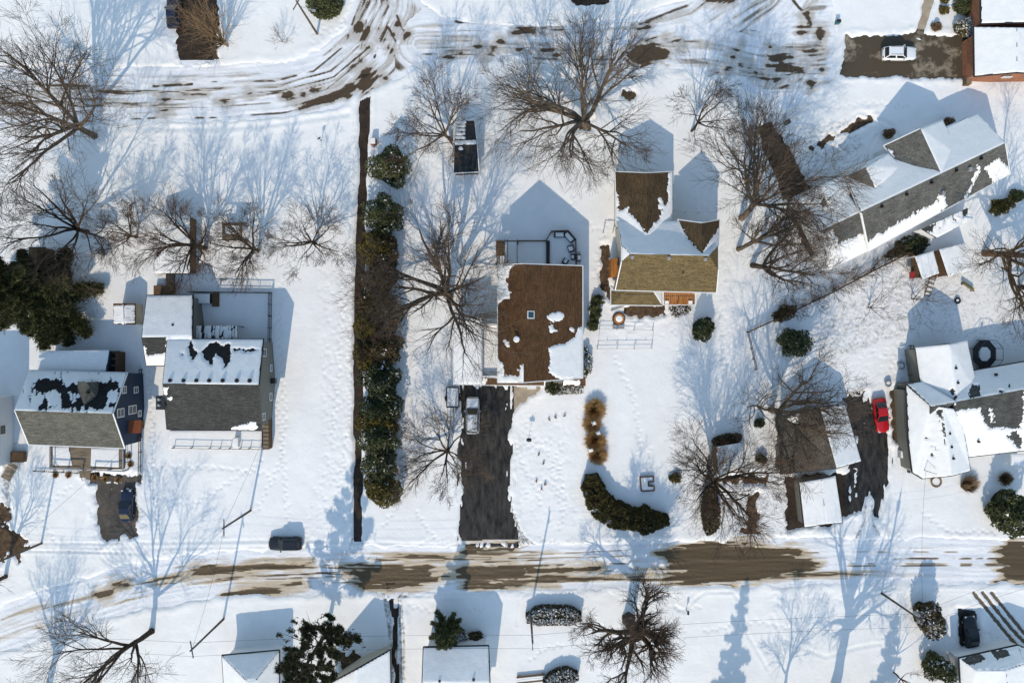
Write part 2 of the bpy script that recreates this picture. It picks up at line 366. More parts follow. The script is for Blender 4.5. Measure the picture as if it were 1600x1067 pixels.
PRINTS = [  # trails of footprints
 [(440, 440), (436, 500), (440, 560), (446, 640), (440, 720), (400, 800)], [(600, 820), (640, 760), (632, 700), (640, 620)], [(960, 560), (990, 620), (1000, 690), (980, 760)], [(1060, 560), (1070, 640), (1050, 700)], [(900, 300), (890, 340), (940, 360)], [(640, 200), (660, 240), (700, 280)], [(270, 120), (240, 230), (200, 290)], [(430, 240), (500, 250), (550, 240)], [(1300, 170), (1350, 160), (1420, 170)], [(1440, 800), (1480, 830), (1560, 830)], [(1100, 985), (1180, 970), (1260, 985)], [(640, 945), (700, 960), (760, 950)], [(240, 730), (330, 730), (420, 740)], [(110, 760), (60, 800), (90, 850)], [(1450, 500), (1400, 540), (1390, 590)], [(880, 690), (860, 730), (880, 800)], [(820, 660), (840, 690), (880, 690)], [(910, 950), (950, 990), (930, 1040)],
 [(806, 692), (850, 700), (872, 725), (880, 760), (884, 800), (870, 830)], [(806, 700), (818, 730), (838, 760), (846, 790)], [(880, 720), (870, 745), (840, 755)],
 [(550, 420), (545, 520), (548, 640), (535, 740), (520, 800)], [(538, 430), (530, 560), (520, 690)], [(420, 560), (440, 680), (446, 760), (452, 830)],
 [(640, 860), (700, 852), (760, 856)], [(1420, 520), (1380, 480), (1340, 500), (1300, 530)], [(830, 1030), (845, 1015), (880, 1005)], [(1530, 985), (1560, 1000), (1590, 1010)],
 [(232, 580), (240, 660), (236, 750), (250, 830)], [(700, 90), (780, 88), (860, 90), (960, 96)], [(520, 60), (540, 30), (552, 5)], [(505, 85), (480, 96), (420, 102)],
 [(1180, 90), (1220, 98), (1260, 96)], [(940, 860), (1010, 852), (1040, 850)], [(1210, 845), (1260, 842), (1320, 846)], [(420, 925), (480, 926), (560, 930)], [(1030, 935), (1060, 952), (1100, 945)],
 [(950, 340), (938, 380), (930, 440)], [(1016, 700), (1012, 740), (1004, 780)], [(1060, 480), (1020, 500), (980, 520)], [(650, 800), (680, 840), (720, 850)], [(230, 770), (300, 790), (410, 720)]]
SCUFF = [([(496, 420), (552, 420), (550, 840), (470, 850), (505, 700)], 900), ([(800, 640), (905, 640), (905, 830), (812, 850)], 330), ([(490, 30), (545, 20), (540, 90), (470, 110)], 160), ([(1330, 430), (1425, 400), (1425, 600), (1330, 600)], 700),
         ([(700, 835), (640, 850), (560, 862), (720, 872)], 200), ([(830, 840), (1040, 842), (1040, 862), (830, 862)], 260), ([(1210, 836), (1330, 836), (1330, 856), (1210, 856)], 200), ([(620, 912), (980, 912), (980, 930), (620, 930)], 300), ([(1200, 925), (1480, 925), (1480, 945), (1200, 945)], 200), ([(1110, 80), (1300, 40), (1300, 160), (1200, 170)], 160), ([(930, 480), (1080, 485), (1080, 520), (930, 540)], 130), ([(1080, 300), (1150, 300), (1150, 620), (1080, 620)], 500)]
DIRTY = [([(1260, 510), (1430, 400), (1470, 440), (1440, 520), (1330, 560), (1270, 560)], .37), ([(548, 150), (556, 150), (552, 850), (544, 850)], .38), ([(578, 150), (584, 150), (580, 300), (574, 300)], .4), ([(1440, 400), (1600, 430), (1600, 560), (1440, 520)], .31), ([(1080, 770), (1200, 760), (1240, 850), (1060, 850)], .33),
         ([(40, 440), (180, 440), (150, 520), (90, 540)], .34), ([(1210, 740), (1232, 740), (1234, 826), (1206, 826)], .34), ([(1240, 190), (1330, 180), (1360, 230), (1260, 300)], .36), ([(830, 835), (1040, 838), (1040, 866), (830, 864)], .3), ([(1200, 836), (1340, 836), (1340, 862), (1200, 862)], .32), ([(0, 640), (28, 690), (20, 800), (0, 800)], .5), ([(200, 100), (350, 102), (350, 112), (200, 112)], .3), ([(1085, 60), (1300, 50), (1300, 150), (1120, 130)], .28)]
GS = .195
def ground():
    fx = np.arange(-75, 75.01, GS); fy = np.arange(-51, 51.01, GS)
    ex = np.array([1.5, 4, 10, 25, 60, 150, 400, 1000, 2500.])
    xs = np.concatenate([fx[0]-ex[::-1], fx, fx[-1]+ex]); ys = np.concatenate([fy[0]-ex[::-1], fy, fy[-1]+ex])
    X, Y = np.meshgrid(xs, ys); nx, ny = len(xs), len(ys)
    n1 = fbm(X*.12, Y*.12, 3); n2 = fbm(X*.7, Y*.7, 9); n3 = fbm(X*2.3, Y*2.3, 21, 3)
    Z = .13+(n1-.5)*.14+(n2-.5)*.045+(n3-.5)*.018
    dirt = np.zeros(X.shape)
    for pts, w, d, dr in GROOVES:
        p = [W2(q) for q in pts]; m = within(X, Y, p, w*3)
        if not m.any(): continue
        dd = line_d(X[m], Y[m], p)+(vn(X[m]*3, Y[m]*3, 5)-.5)*w*.6
        g = np.exp(-(dd/w)**2); Z[m] -= g*d
        if d > 0: Z[m] += .5*d*np.exp(-((dd-2*w)/w)**2)
        dirt[m] = np.maximum(dirt[m], dr*g)
    for poly, v in DIRTY:
        p = [W2(q) for q in poly]; m = within(X, Y, p, 2)
        s = poly_sd(X[m], Y[m], p); dirt[m] = np.maximum(dirt[m], v*ss(1.2, -1.2, s))
    rng = np.random.default_rng(5)
    def dent(x, y, r, d):
        i0 = int((x-fx[0])/GS)+len(ex); j0 = int((y-fy[0])/GS)+len(ex)
        if not (4 < i0 < nx-5 and 4 < j0 < ny-5): return
        sl_ = (slice(j0-2, j0+4), slice(i0-2, i0+4))
        q = np.exp(-((X[sl_]-x)**2+(Y[sl_]-y)**2)/(r*r)); Z[sl_] -= q*d
    for tr in PRINTS:
        p = [np.array(W2(q)) for q in tr]; k = 0
        for a, b in zip(p[:-1], p[1:]):
            L_ = np.hypot(*(b-a)); u = (b-a)/L_
            for t in np.arange(0, L_, .62):
                k += 1; s = .16 if k % 2 else -.16
                q = a+u*t+np.array((-u[1], u[0]))*s+rng.normal(0, .06, 2); dent(q[0], q[1], .16, .15)
    for poly, n in SCUFF:
        p = np.array([W2(q) for q in poly]); lo = p.min(0); hi = p.max(0)
        q = rng.uniform(lo, hi, (n*2, 2)); q = q[poly_sd(q[:, 0], q[:, 1], p) < 0][:n]
        for a in q: dent(a[0], a[1], rng.uniform(.10, .17), rng.uniform(.03, .09))
    for poly, amp, sx, sy, w in BARE:
        p = [W2(q) for q in poly]; m = within(X, Y, p, 2.5)
        if not m.any(): continue
        x, y = X[m], Y[m]
        s = poly_sd(x, y, p)+(fbm(x*sx, y*sy, 31, 4)-.5)*amp*3.2
        k = ss(w, -w, s); Z[m] = Z[m]*(1-k)-.10*k
        Z[m] += .16*np.exp(-((s-.55)/.4)**2)*(1-k)*fbm(x*.9, y*.9, 71, 3)
    for poly in (street_poly, upper_poly):
        p = [W2(q) for q in poly]; s = poly_sd(X, Y, p)+(fbm(X*.5, Y*.5, 41)-.5)*1.2
        k = ss(.45, -.45, s); Z = Z*(1-k)-.12*k
        Z += .06*np.exp(-((s-.8)/.5)**2)*(1-k)*fbm(X*.8, Y*.8, 51)*1.5
    V = np.stack([X.ravel(), Y.ravel(), Z.ravel()], 1)
    I = np.arange(nx*ny).reshape(ny, nx)
    Q = np.stack([I[:-1, :-1].ravel(), I[:-1, 1:].ravel(), I[1:, 1:].ravel(), I[1:, :-1].ravel()], 1)
    me = fast_mesh('ground', V, Q, True)
    a = me.attributes.new('dirt', 'FLOAT', 'POINT'); a.data.foreach_set('value', dirt.ravel().astype(np.float32))
    tag(link('ground', me, m_ground), kind='structure')
ground()
def road(name, poly, material, wets, lines, step, centre, par):
    p = np.array([W2(q) for q in poly]); lo = p.min(0)-1; hi = p.max(0)+1
    xs = np.arange(lo[0], hi[0], step); ys = np.arange(lo[1], hi[1], step)
    X, Y = np.meshgrid(xs, ys); ny, nx = X.shape
    s = poly_sd(X, Y, p)
    T, S = flow(X, Y, [[W2(q) for q in c] for c in centre])
    S = S+.25*(fbm(T*.12, S*.1, 91, 2)-.5)*2
    st = fbm(T*.07, S*1.5, 33, 4)          # long streaks drawn along the traffic
    st2 = fbm(T*.22, S*3.4, 35, 3)         # shorter, thinner ones
    inside = ss(.1, -1.4, s)
    band = fbm(T*.035, S*.35, 37, 3)
    slush = np.clip(inside*(par['s0']+par['s1']*(st-.5)+par['s2']*(st2-.5)+par['s3']*(band-.5)), 0, .95)
    wet = inside*ss(par['w0'], par['w0']+.10, st2*.55+st*.45)*ss(.42, .56, band)*par['w1']
    fade = par['fade'](X, Y); wet = wet*fade; slush = slush*(.35+.65*fade)
    for wp, amp in wets:
        q = [W2(t) for t in wp]; m = within(X, Y, q, 4)
        if not m.any(): continue
        x, y = X[m], Y[m]
        d = poly_sd(x, y, q)+(fbm(T[m]*.25, S[m]*2.6, 77, 4)-.5)*(amp*5+.9)+(fbm(x*1.3, y*2.5, 79, 3)-.5)*.5
        wet[m] = np.maximum(wet[m], ss(.35, -.35, d)); slush[m] = np.maximum(slush[m], .75*ss(2.2, -.2, d))
    for pts, w, v in lines:
        q = [W2(t) for t in pts]; m = within(X, Y, q, 3)
        if not m.any(): continue
        x, y = X[m], Y[m]
        v_ = np.exp(-(line_d(x, y, q)/w)**2)*ss(.30, .60, fbm(x*.45, y*.9, 61, 3))
        wet[m] = np.maximum(wet[m], v*v_); slush[m] = np.maximum(slush[m], .8*v_)
    Z = .04-.05*wet+par['rut']*(st2-.5)+par['rut']*.8*(st-.5)-.02*ss(.5, 1.5, s)
    keep = s < 1.0
    I = np.arange(nx*ny).reshape(ny, nx)
    kq = keep[:-1, :-1] & keep[1:, :-1] & keep[:-1, 1:] & keep[1:, 1:]
    Q = np.stack([I[:-1, :-1][kq], I[:-1, 1:][kq], I[1:, 1:][kq], I[1:, :-1][kq]], 1)
    u, inv = np.unique(Q, return_inverse=True); Q = inv.reshape(Q.shape)
    V = np.stack([X.ravel(), Y.ravel(), Z.ravel()], 1)[u]
    me = fast_mesh(name, V, Q, True)
    for nm, A in (('wet', wet), ('slush', slush)):
        a = me.attributes.new(nm, 'FLOAT', 'POINT'); a.data.foreach_set('value', A.ravel()[u].astype(np.float32))
    tag(link(name, me, material), kind='structure')
wet_main = [([(240, 909), (320, 888), (400, 880), (484, 881), (470, 887), (400, 893), (320, 899), (255, 910)], .25), ([(350, 929), (400, 914), (470, 909), (482, 914), (440, 923), (380, 930)], .25),
 ([(536, 890), (590, 885), (668, 884), (674, 893), (678, 906), (640, 918), (570, 918), (556, 905)], .4), ([(715, 892), (740, 885), (800, 881), (822, 890), (812, 912), (730, 916)], .4), ([(822, 885), (936, 885), (942, 892), (825, 895)], .2), ([(795, 903), (870, 904), (868, 910), (795, 911)], .15),
 ([(1030, 866), (1075, 850), (1190, 849), (1240, 862), (1285, 882), (1240, 891), (1215, 906), (1100, 913), (1038, 906), (1066, 895), (995, 890), (1045, 884)], .4), ([(1558, 864), (1575, 847), (1640, 842), (1800, 842), (1800, 912), (1555, 908), (1572, 886)], .45),
 ([(726, 850), (810, 850), (800, 862), (730, 862)], .5), ([(150, 927), (175, 924), (172, 932), (155, 934)], .12), ([(175, 911), (200, 909), (200, 914), (178, 916)], .1)]
lines_main = [([(240, 905), (420, 884), (560, 888), (900, 882), (1300, 872), (1650, 872)], .18, .8), ([(360, 920), (560, 908), (900, 906), (1300, 884), (1650, 882)], .18, .7), ([(560, 878), (900, 870), (1300, 862), (1650, 862)], .14, .6), ([(240, 913), (420, 900), (560, 896), (900, 893), (1300, 880), (1600, 880)], .15, .55), ([(0, 968), (120, 937), (250, 906)], .15, .5), ([(640, 866), (760, 870), (1000, 858)], .12, .7)]
road('street', street_poly, m_street, wet_main, lines_main, .155, [STREET], dict(s0=.36, s1=1.5, s2=.9, s3=1.4, w0=.545, w1=.8, rut=.11, fade=lambda X, Y: .5+.5*ss(-60, -46, X)*(1-.5*ss(44, 50, X))))
def blob(x, y, rx, ry=None, n=9, sd=0):
    ry = ry or rx; r_ = random.Random(int(x*7+y))
    return [(x+rx*math.cos(2*math.pi*i/n)*r_.uniform(.75, 1.2), y+ry*math.sin(2*math.pi*i/n)*r_.uniform(.75, 1.2)) for i in range(n)]
wet_up = [(blob(567, 49, 9, 12), .2), ([(562, 104), (582, 99), (586, 116), (580, 138), (566, 146), (554, 132)], .3), ([(466, 169), (500, 150), (545, 127), (562, 128), (556, 142), (510, 160), (470, 171)], .3), ([(975, 86), (1000, 68), (1022, 64), (1040, 80), (1036, 100), (1010, 107), (985, 100)], .4),
 ([(992, 44), (1014, 38), (1016, 45), (995, 49)], .2), ([(815, 46), (872, 37), (872, 44), (830, 50), (800, 55)], .15), ([(1098, -6), (1150, -10), (1145, 3), (1105, 5)], .2), (blob(455, 153, 9, 4), .15), (blob(474, 149, 6, 4), .1), (blob(493, 141, 10, 4), .12), (blob(450, 147, 7, 3), .1), (blob(546, 151, 7, 4), .15),
 (blob(254, 157, 14, 3), .15), (blob(350, 160, 10, 4), .15), (blob(256, 176, 12, 3), .12), (blob(300, 147, 22, 2.5), .15), (blob(391, 145, 7, 4), .1), (blob(1275, 83, 16, 5), .3), (blob(1232, 108, 18, 8), .5), (blob(1252, 42, 4, 14), .25), (blob(1262, 30, 4, 16), .25), (blob(1281, 55, 4, 9), .2), (blob(1294, 145, 4, 8), .15), (blob(1268, 135, 4, 8), .15), (blob(1218, 92, 12, 5), .3)]
for x, y in ((610, 75), (595, 62), (597, 50), (615, 55), (634, 55), (593, 142), (600, 122), (612, 80), (576, 75), (565, 97), (555, 105), (622, 38)): wet_up.append((blob(x, y, 4, 3), .12))
rr = random.Random(4)
for k in range(34): wet_up.append((blob(rr.uniform(690, 1080), rr.choice((62, 80, 86, 92))+rr.uniform(-5, 5), rr.uniform(2, 6), rr.uniform(1, 2)), .1))
for k in range(24): wet_up.append((blob(rr.uniform(1120, 1290), rr.uniform(70, 130), rr.uniform(2, 5), rr.uniform(1.5, 3)), .12))
lines_up = [([(200, 186), (330, 184), (440, 177), (520, 160), (560, 140)], .2, .8), ([(200, 170), (330, 168), (440, 160), (510, 140), (560, 100), (575, 20)], .16, .6), ([(330, 128), (430, 127), (490, 112), (540, 70), (560, 10)], .2, .75), ([(240, 135), (300, 132)], .25, .9), ([(585, 90), (597, 60), (606, 42)], .2, .9), ([(608, 45), (618, 65)], .22, .9), ([(620, 25), (628, 45), (638, 57)], .22, .9),
 ([(655, 0), (690, 28), (720, 36), (760, 40)], .25, .85), ([(660, 85), (760, 86), (860, 93), (980, 94)], .18, .7), ([(790, 52), (880, 47)], .2, .8), ([(1000, 38), (1050, 18), (1100, 0)], .3, .7), ([(1238, 0), (1252, 16), (1266, 35), (1268, 45)], .25, .95), ([(1210, 128), (1235, 115), (1260, 112)], .3, .8), ([(1215, 140), (1245, 128), (1262, 112)], .3, .8)]
CENTRE_UP = [[(-220, 150), (200, 150), (330, 147), (440, 140), (520, 118), (575, 75), (605, 10), (615, -140)], [(655, 70), (760, 68), (900, 68), (1000, 64), (1090, 40), (1180, -20), (1260, -140)], [(1000, 80), (1100, 84), (1200, 100), (1300, 95)]]
road('curving_street', upper_poly, m_upper, wet_up, lines_up, .16, CENTRE_UP, dict(s0=.36, s1=1.5, s2=1.2, s3=1.3, w0=.548, w1=.75, rut=.13, fade=lambda X, Y: 1-.3*ss(-22, -10, X)))
def flat(name, poly, m, z=0.0, grow=1.08):
    p = [W(q[0], q[1], 0) for q in poly]
    c = sum(p, Vector())/len(p)
    out = []
    for v in p:
        d = v-c; l = d.length; out.append((c+d*((l+.9)/l)).xy)
    b = MB(); b.prism(out, -.3, z); o = b.build(name, m); tag(o, kind='structure'); return o
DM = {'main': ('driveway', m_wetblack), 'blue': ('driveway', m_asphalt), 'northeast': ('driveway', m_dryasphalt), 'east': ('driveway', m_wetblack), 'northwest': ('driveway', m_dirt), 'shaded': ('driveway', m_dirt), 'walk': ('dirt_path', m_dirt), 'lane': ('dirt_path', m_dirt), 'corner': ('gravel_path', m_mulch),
      'patio': ('patio', m_mulch), 'garage': ('gravel_yard', m_dirt), 'redcar': ('gravel_yard', m_mulch), 'beige': ('path', m_concrete), 'house': ('path', m_concrete), 'top': ('driveway', m_dirt), 'cottage': ('path', m_dirt), 'east_side': ('driveway', m_wetblack), 'south_house': ('path', m_mulch)}
zz = 0.0
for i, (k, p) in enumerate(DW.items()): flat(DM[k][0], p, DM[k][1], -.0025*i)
for i, (k, p) in enumerate(BEDS.items()): flat('garden_bed', p, m_mulch, -.05-.0025*i)
# ---------------------------------------------------------------- roofs, walls, roof snow
def world_faces(faces):
    """faces: lists of (px, py, z); returns list of lists of Vectors, wound counter-clockwise seen from above"""
    out = []
    for f in faces:
        p = [W(*q) for q in f]
        a = sum(p[i].x*p[(i+1) % len(p)].y-p[(i+1) % len(p)].x*p[i].y for i in range(len(p)))
        out.append(p if a > 0 else p[::-1])
    return out
def boundary(wf):
    key = lambda v: (round(v.x, 2), round(v.y, 2), round(v.z, 2))
    E = {}
    for f in wf:
        for i in range(len(f)): E[(key(f[i]), key(f[(i+1) % len(f)]))] = 1
    nxt = {a: b for (a, b) in E if (b, a) not in E}
    loops = []
    while nxt:
        s = next(iter(nxt)); l = [s]; c = nxt.pop(s)
        while c != s and c in nxt: l.append(c); c = nxt.pop(c)
        loops.append([Vector(q) for q in l])
    return max(loops, key=len)
def inset(loop, d):
    n = len(loop); out = []
    for i in range(n):
        p0, p, p1 = loop[i-1], loop[i], loop[(i+1) % n]
        a = (p-p0).xy; b = (p1-p).xy
        if a.length < 1e-6: a = b
        if b.length < 1e-6: b = a
        a = a.normalized(); b = b.normalized()
        na = Vector((-a.y, a.x)); nb = Vector((-b.y, b.x)); m = na+nb
        m = m/max(.35, m.length_squared/2)*1.0 if m.length > .1 else na
        out.append(Vector((p.x+m.x*d, p.y+m.y*d, p.z)))
    return out
def roof_mesh(wf, th=.18):
    b = MB()
    for f in wf:
        for i in range(1, len(f)-1): b.add([f[0], f[i], f[i+1]], [(0, 1, 2)])
    lp = boundary(wf); n = len(lp)
    low = [p-Vector((0, 0, th)) for p in lp]
    b.add(lp+low, [(i, n+i, n+(i+1) % n, (i+1) % n) for i in range(n)])
    for f in wf:
        for i in range(1, len(f)-1): b.add([f[0]-Vector((0, 0, th)), f[i+1]-Vector((0, 0, th)), f[i]-Vector((0, 0, th))], [(0, 1, 2)])
    return b, lp
def wall_mesh(lp, over, drop=.12, z0=-.3):
    q = inset(lp, over); n = len(q); b = MB()
    top = [Vector((p.x, p.y, p.z-drop)) for p in q]; bot = [Vector((p.x, p.y, z0)) for p in q]
    b.add(top+bot, [(i, n+i, n+(i+1) % n, (i+1) % n) for i in range(n)])
    return b, q
def fan_z(f, x, y):
    """height of the fan-triangulated face at x, y"""
    Z = np.zeros(x.shape); best = np.full(x.shape, -1e9); a = f[0]
    for i in range(1, len(f)-1):
        b_, c = f[i], f[i+1]
        det = (b_.y-c.y)*(a.x-c.x)+(c.x-b_.x)*(a.y-c.y)
        if abs(det) < 1e-9: continue
        u = ((b_.y-c.y)*(x-c.x)+(c.x-b_.x)*(y-c.y))/det; v = ((c.y-a.y)*(x-c.x)+(a.x-c.x)*(y-c.y))/det
        w = 1-u-v; s = np.minimum(np.minimum(u, v), w)
        m = s > best; best = np.where(m, s, best); Z = np.where(m, u*a.z+v*b_.z+w*c.z, Z)
    return Z
def snow_face(f, spec, th=.10, step=.17, seed=1):
    """spec: dict(base=1/0, on=[px polys], off=[px polys], amp, sx, sy, thr)"""
    L_, k = max(((f[(i+1) % len(f)]-f[i]).xy.length, i) for i in range(len(f)))
    e = (f[(k+1) % len(f)]-f[k]).xy.normalized(); nrm = Vector((-e.y, e.x))
    loc = [((p.xy-f[k].xy).dot(e), (p.xy-f[k].xy).dot(nrm)) for p in f]
    u0, u1 = min(p[0] for p in loc), max(p[0] for p in loc); v0, v1 = min(p[1] for p in loc), max(p[1] for p in loc)
    us = np.linspace(u0, u1, max(2, int((u1-u0)/step)+1)); vs_ = np.linspace(v0, v1, max(2, int((v1-v0)/step)+1))
    U, V = np.meshgrid(us, vs_)
    sd, bx, by = poly_sd(U, V, loc, True)
    snap = sd > -1e-4; ok = sd < step*.75
    U2 = np.where(snap, bx, U); V2 = np.where(snap, by, V)
    X = f[k].x+U2*e.x+V2*nrm.x; Y = f[k].y+U2*e.y+V2*nrm.y
    Z = fan_z(f, X, Y)
    PXx = X*F/(H-Z)+800; PXy = 533.5-Y*F/(H-Z)
    b = 1.0 if spec.get('base', 1) else -1.0
    m = np.full(X.shape, b*14.0)
    for p in spec.get('off', []): m = np.minimum(m, poly_sd(PXx, PXy, p))
    for p in spec.get('on', []): m = np.maximum(m, -poly_sd(PXx, PXy, p))
    sx, sy = spec.get('sx', .16), spec.get('sy', .16)
    m = m+(fbm(PXx*sx, PXy*sy, seed, 4)-.5)*spec.get('amp', 10)+(fbm(PXx*sx*3.2, PXy*sy*3.2, seed+3, 3)-.5)*spec.get('amp', 10)*.8
    if 'thr' in spec: m = np.minimum(m, (fbm(PXx*spec['tx'], PXy*spec['ty'], seed+5, 3)-spec['thr'])*60)
    S = ss(-1.6, 1.6, m)
    d = th*S*(.8+.4*fbm(X*1.1, Y*1.1, seed+9, 3))-.03*(1-S)
    d = np.where(snap, np.minimum(d, .055), d)
    I = np.arange(X.size).reshape(X.shape)
    g = ok & (S > .02)
    kq = ok[:-1, :-1] & ok[1:, :-1] & ok[:-1, 1:] & ok[1:, 1:] & (g[:-1, :-1] | g[1:, :-1] | g[:-1, 1:] | g[1:, 1:])
    Q = np.stack([I[:-1, :-1][kq], I[:-1, 1:][kq], I[1:, 1:][kq], I[1:, :-1][kq]], 1)
    return np.stack([X.ravel(), Y.ravel(), (Z+d).ravel()], 1), Q
SD = [0]
def wing(t, faces, roofm, wallm, snow=None, over=.4, th=.18, name='roof', z0=-.3, snowth=.14, trim=None, wallname='wall'):
    """one roof with its walls and its snow under thing t. faces in pixels with heights"""
    wf = world_faces(faces); b, lp = roof_mesh(wf, th); ms = roofm if isinstance(roofm, list) else [roofm]
    r = b.build(name, ms[0], t)
    if len(ms) > 1:
        for m_ in ms[1:]: r.data.materials.append(m_)
        k = 0
        for fi, f in enumerate(wf):
            for _ in range(len(f)-2): r.data.polygons[k].material_index = min(fi, len(ms)-1); k += 1
    if wallm is not None:
        w, q = wall_mesh(lp, over, th, z0); w.build(wallname, wallm, t); LASTQ[:] = q
    if trim is not None:
        g = MB(); n = len(lp); o = inset(lp, -.06)
        for i in range(n): g.bar(o[i]-Vector((0, 0, .11)), o[(i+1) % n]-Vector((0, 0, .11)), .13, .13)
        g.build('gutter', trim, t)
    if snow:
        for f, sp in zip(wf, snow):
            if sp is None: continue
            SD[0] += 1
            v, q = snow_face(f, sp, snowth, seed=SD[0]*13)
            if not len(q): continue
            u, inv = np.unique(q, return_inverse=True)
            o = link('snow_layer', fast_mesh('snow_layer', v[u]-np.array(ORG[t.name]), inv.reshape(q.shape), True), m_snow, t)
            if not sp.get('base', 1): o['kind'] = 'stuff'
    return r
LASTQ = []
def east_x(y):
    xs = []
    for a, b in zip(LASTQ, LASTQ[1:]+LASTQ[:1]):
        if (a.y > y) != (b.y > y): xs.append(a.x+(b.x-a.x)*(y-a.y)/(b.y-a.y))
    return max(xs)
FULL = dict(base=1, amp=4)
def house(name, label, px, py, cat='house', group=None): 
    p = W(px, py, 0); return thing(name, label, cat, (p.x, p.y, 0), 0, group)
def window(t, c, n, w, h, frame=m_trim):
    """window on a wall: centre c, outward normal n (xy)"""
    n = Vector((n[0], n[1], 0)).normalized(); a = math.atan2(n.y, n.x); c = Vector(c)
    b = MB(); s = Vector((-n.y, n.x, 0)); cc = c+n*.03
    for k in (-1, 1):
        b.box(cc+s*k*(w/2), (.08, .10, h+.1), a)
        b.box(cc+Vector((0, 0, k*h/2)), (.08, w-.1, .1), a)
    b.box(cc, (.07, w-.1, .06), a)
    f = b.build('window', frame, t)
    g = MB().box(c+n*.015, (.03, w-.05, h-.05), a); g.build('pane', m_glass, f)
def vent(t, px, py, z, s=.35, m=m_black, h=.3):
    p = W(px, py, z); MB().box(p+Vector((0, 0, h/2-.06)), (s, s, h), 0, .8).build('roof_vent', m, t)
def px_box(t, name, x0, y0, x1, y1, z0, z1, m, snow=False):
    a = W(x0, y0, z1); b = W(x1, y1, z1)
    MB().box(((a.x+b.x)/2, (a.y+b.y)/2, (z0+z1)/2), (abs(b.x-a.x), abs(b.y-a.y), z1-z0)).build(name, m, t)
    if snow: snow_slab(t, [(x0, y0), (x1, y0), (x1, y1), (x0, y1)], z1)
def snow_slab(t, poly, z, th=.10, m=None):
    f = world_faces([[(p[0], p[1], z) for p in poly]])[0]; SD[0] += 1
    v, q = snow_face(f, dict(base=1, amp=2), th, step=.2, seed=SD[0]*13)
    u, inv = np.unique(q, return_inverse=True)
    link('snow_layer', fast_mesh('snow_layer', v[u]-np.array(ORG[t.name]), inv.reshape(q.shape), True), m or m_snow, t)
def posts(t, pts, z0, z1, r=.07, m=m_trim, name='post'):
    for p in pts:
        q = W(p[0], p[1], z1); MB().box((q.x, q.y, (z0+z1)/2), (r*2, r*2, z1-z0)).build(name, m, t)
def rail_fence(label, pts, h=1.1, m=m_wood, step=2.2, rails=(.35, .95), picket=.0, name='fence', group=None, r=.06):
    P = [W(*p) for p in pts]; t = thing(name, label, 'fence', P[0], 0, group)
    rb = MB(); pk = MB()
    for a, b in zip(P[:-1], P[1:]):
        L_ = (b-a).length; n = max(1, round(L_/step))
        for i in range(n+1):
            if i == n and b is not P[-1]: continue
            p = a.lerp(b, i/n); MB().box((p.x, p.y, h/2-.1), (r*2, r*2, h+.2)).build('post', m, t)
        for z in rails: rb.bar(a+Vector((0, 0, h*z)), b+Vector((0, 0, h*z)), .06, .09)
        if picket:
            for i in range(int(L_/picket)):
                p = a.lerp(b, (i+.5)*picket/L_); pk.box((p.x, p.y, h*.5), (.05, .05, h*.92), math.atan2((b-a).y, (b-a).x))
    rb.build('rail', m, t)
    if picket: o = pk.build('picket', m, t); o['kind'] = 'stuff'
    return t
# ---- the brown-roofed house in the middle
t = house('brown_roof_house', 'large house with brown shingle roof, one small skylight and a black driveway', 840, 510)
A0, A1 = (818, 413, 9.3), (818, 597, 9.3)
wing(t, [[(778, 414, 6.5), A0, A1, (778, 597, 6.5)], [A0, (910, 416, 5.0), (910, 590, 5.0), A1]], sh_brown, sd_cream,
 [dict(base=0, amp=9, on=[[(776, 412), (802, 412), (794, 424), (789, 438), (793, 452), (795, 463), (784, 469), (776, 474)], [(776, 560), (784, 566), (787, 588), (816, 589), (816, 600), (776, 600)], [(788, 533), (794, 533), (793, 541)], [(813, 570), (819, 570), (819, 600), (812, 600)]]),
  dict(base=0, amp=8, on=[[(858, 546), (866, 539), (886, 536), (896, 530), (905, 513), (912, 513), (912, 592), (876, 592), (858, 582), (861, 562)], [(856, 496), (872, 488), (880, 489), (879, 497), (860, 502)], [(857, 510), (866, 511), (870, 518), (860, 520)], [(886, 513), (897, 514), (897, 520)]])], trim=m_trim)
c = W(829, 492, 8.7); sk = MB().box(c+Vector((0, 0, 0)), (1.05, 1.0, .22), 0, 1, Matrix.Rotation(R(28), 3, 'Y')).build('skylight', m_trim, t)
MB().box(c+Vector((.06, 0, .11)), (.8, .76, .03), 0, 1, Matrix.Rotation(R(28), 3, 'Y')).build('pane', m_sglass, sk)
p = W(807, 530, 8.5); MB().tube(p, p+Vector((0, 0, .55)), .28, .28, 12).build('roof_vent', m_galv, t); MB().tube(p+Vector((0, 0, .55)), p+Vector((0, 0, .68)), .42, .30, 12).build('snow_cap', m_snow, t)
# side garage, breezeway, front canopy
wing(t, [[(709, 497, 4.0), (752, 497, 4.4), (752, 600, 4.4), (709, 600, 4.0)]], sh_brown, sd_cream, [FULL], .12, trim=m_trim)
wing(t, [[(752, 498, 3.3), (778, 498, 3.3), (778, 590, 3.3), (752, 590, 3.3)]], sh_brown, sd_cream, [dict(base=1, amp=3)], .05)
px_box(t, 'parapet', 753, 506, 777, 509, 3.3, 4.1, m_trim); px_box(t, 'parapet', 753, 587, 777, 590, 3.3, 4.2, m_trim)
wing(t, [[(752, 590, 3.5), (850, 594, 3.5), (850, 602, 3.0), (752, 601, 3.0)]], sh_brown, None, [dict(base=0, amp=6, on=[[(753, 592), (763, 592), (756, 600)]])], trim=m_trim, name='canopy_roof')
wing(t, [[(880, 588, 3.6), (915, 588, 3.6), (915, 603, 3.0), (880, 603, 3.0)]], sh_brown, sd_cream, [dict(base=0, amp=5, on=[[(881, 594), (905, 594), (905, 600), (881, 600)]])], .3, name='porch_roof')
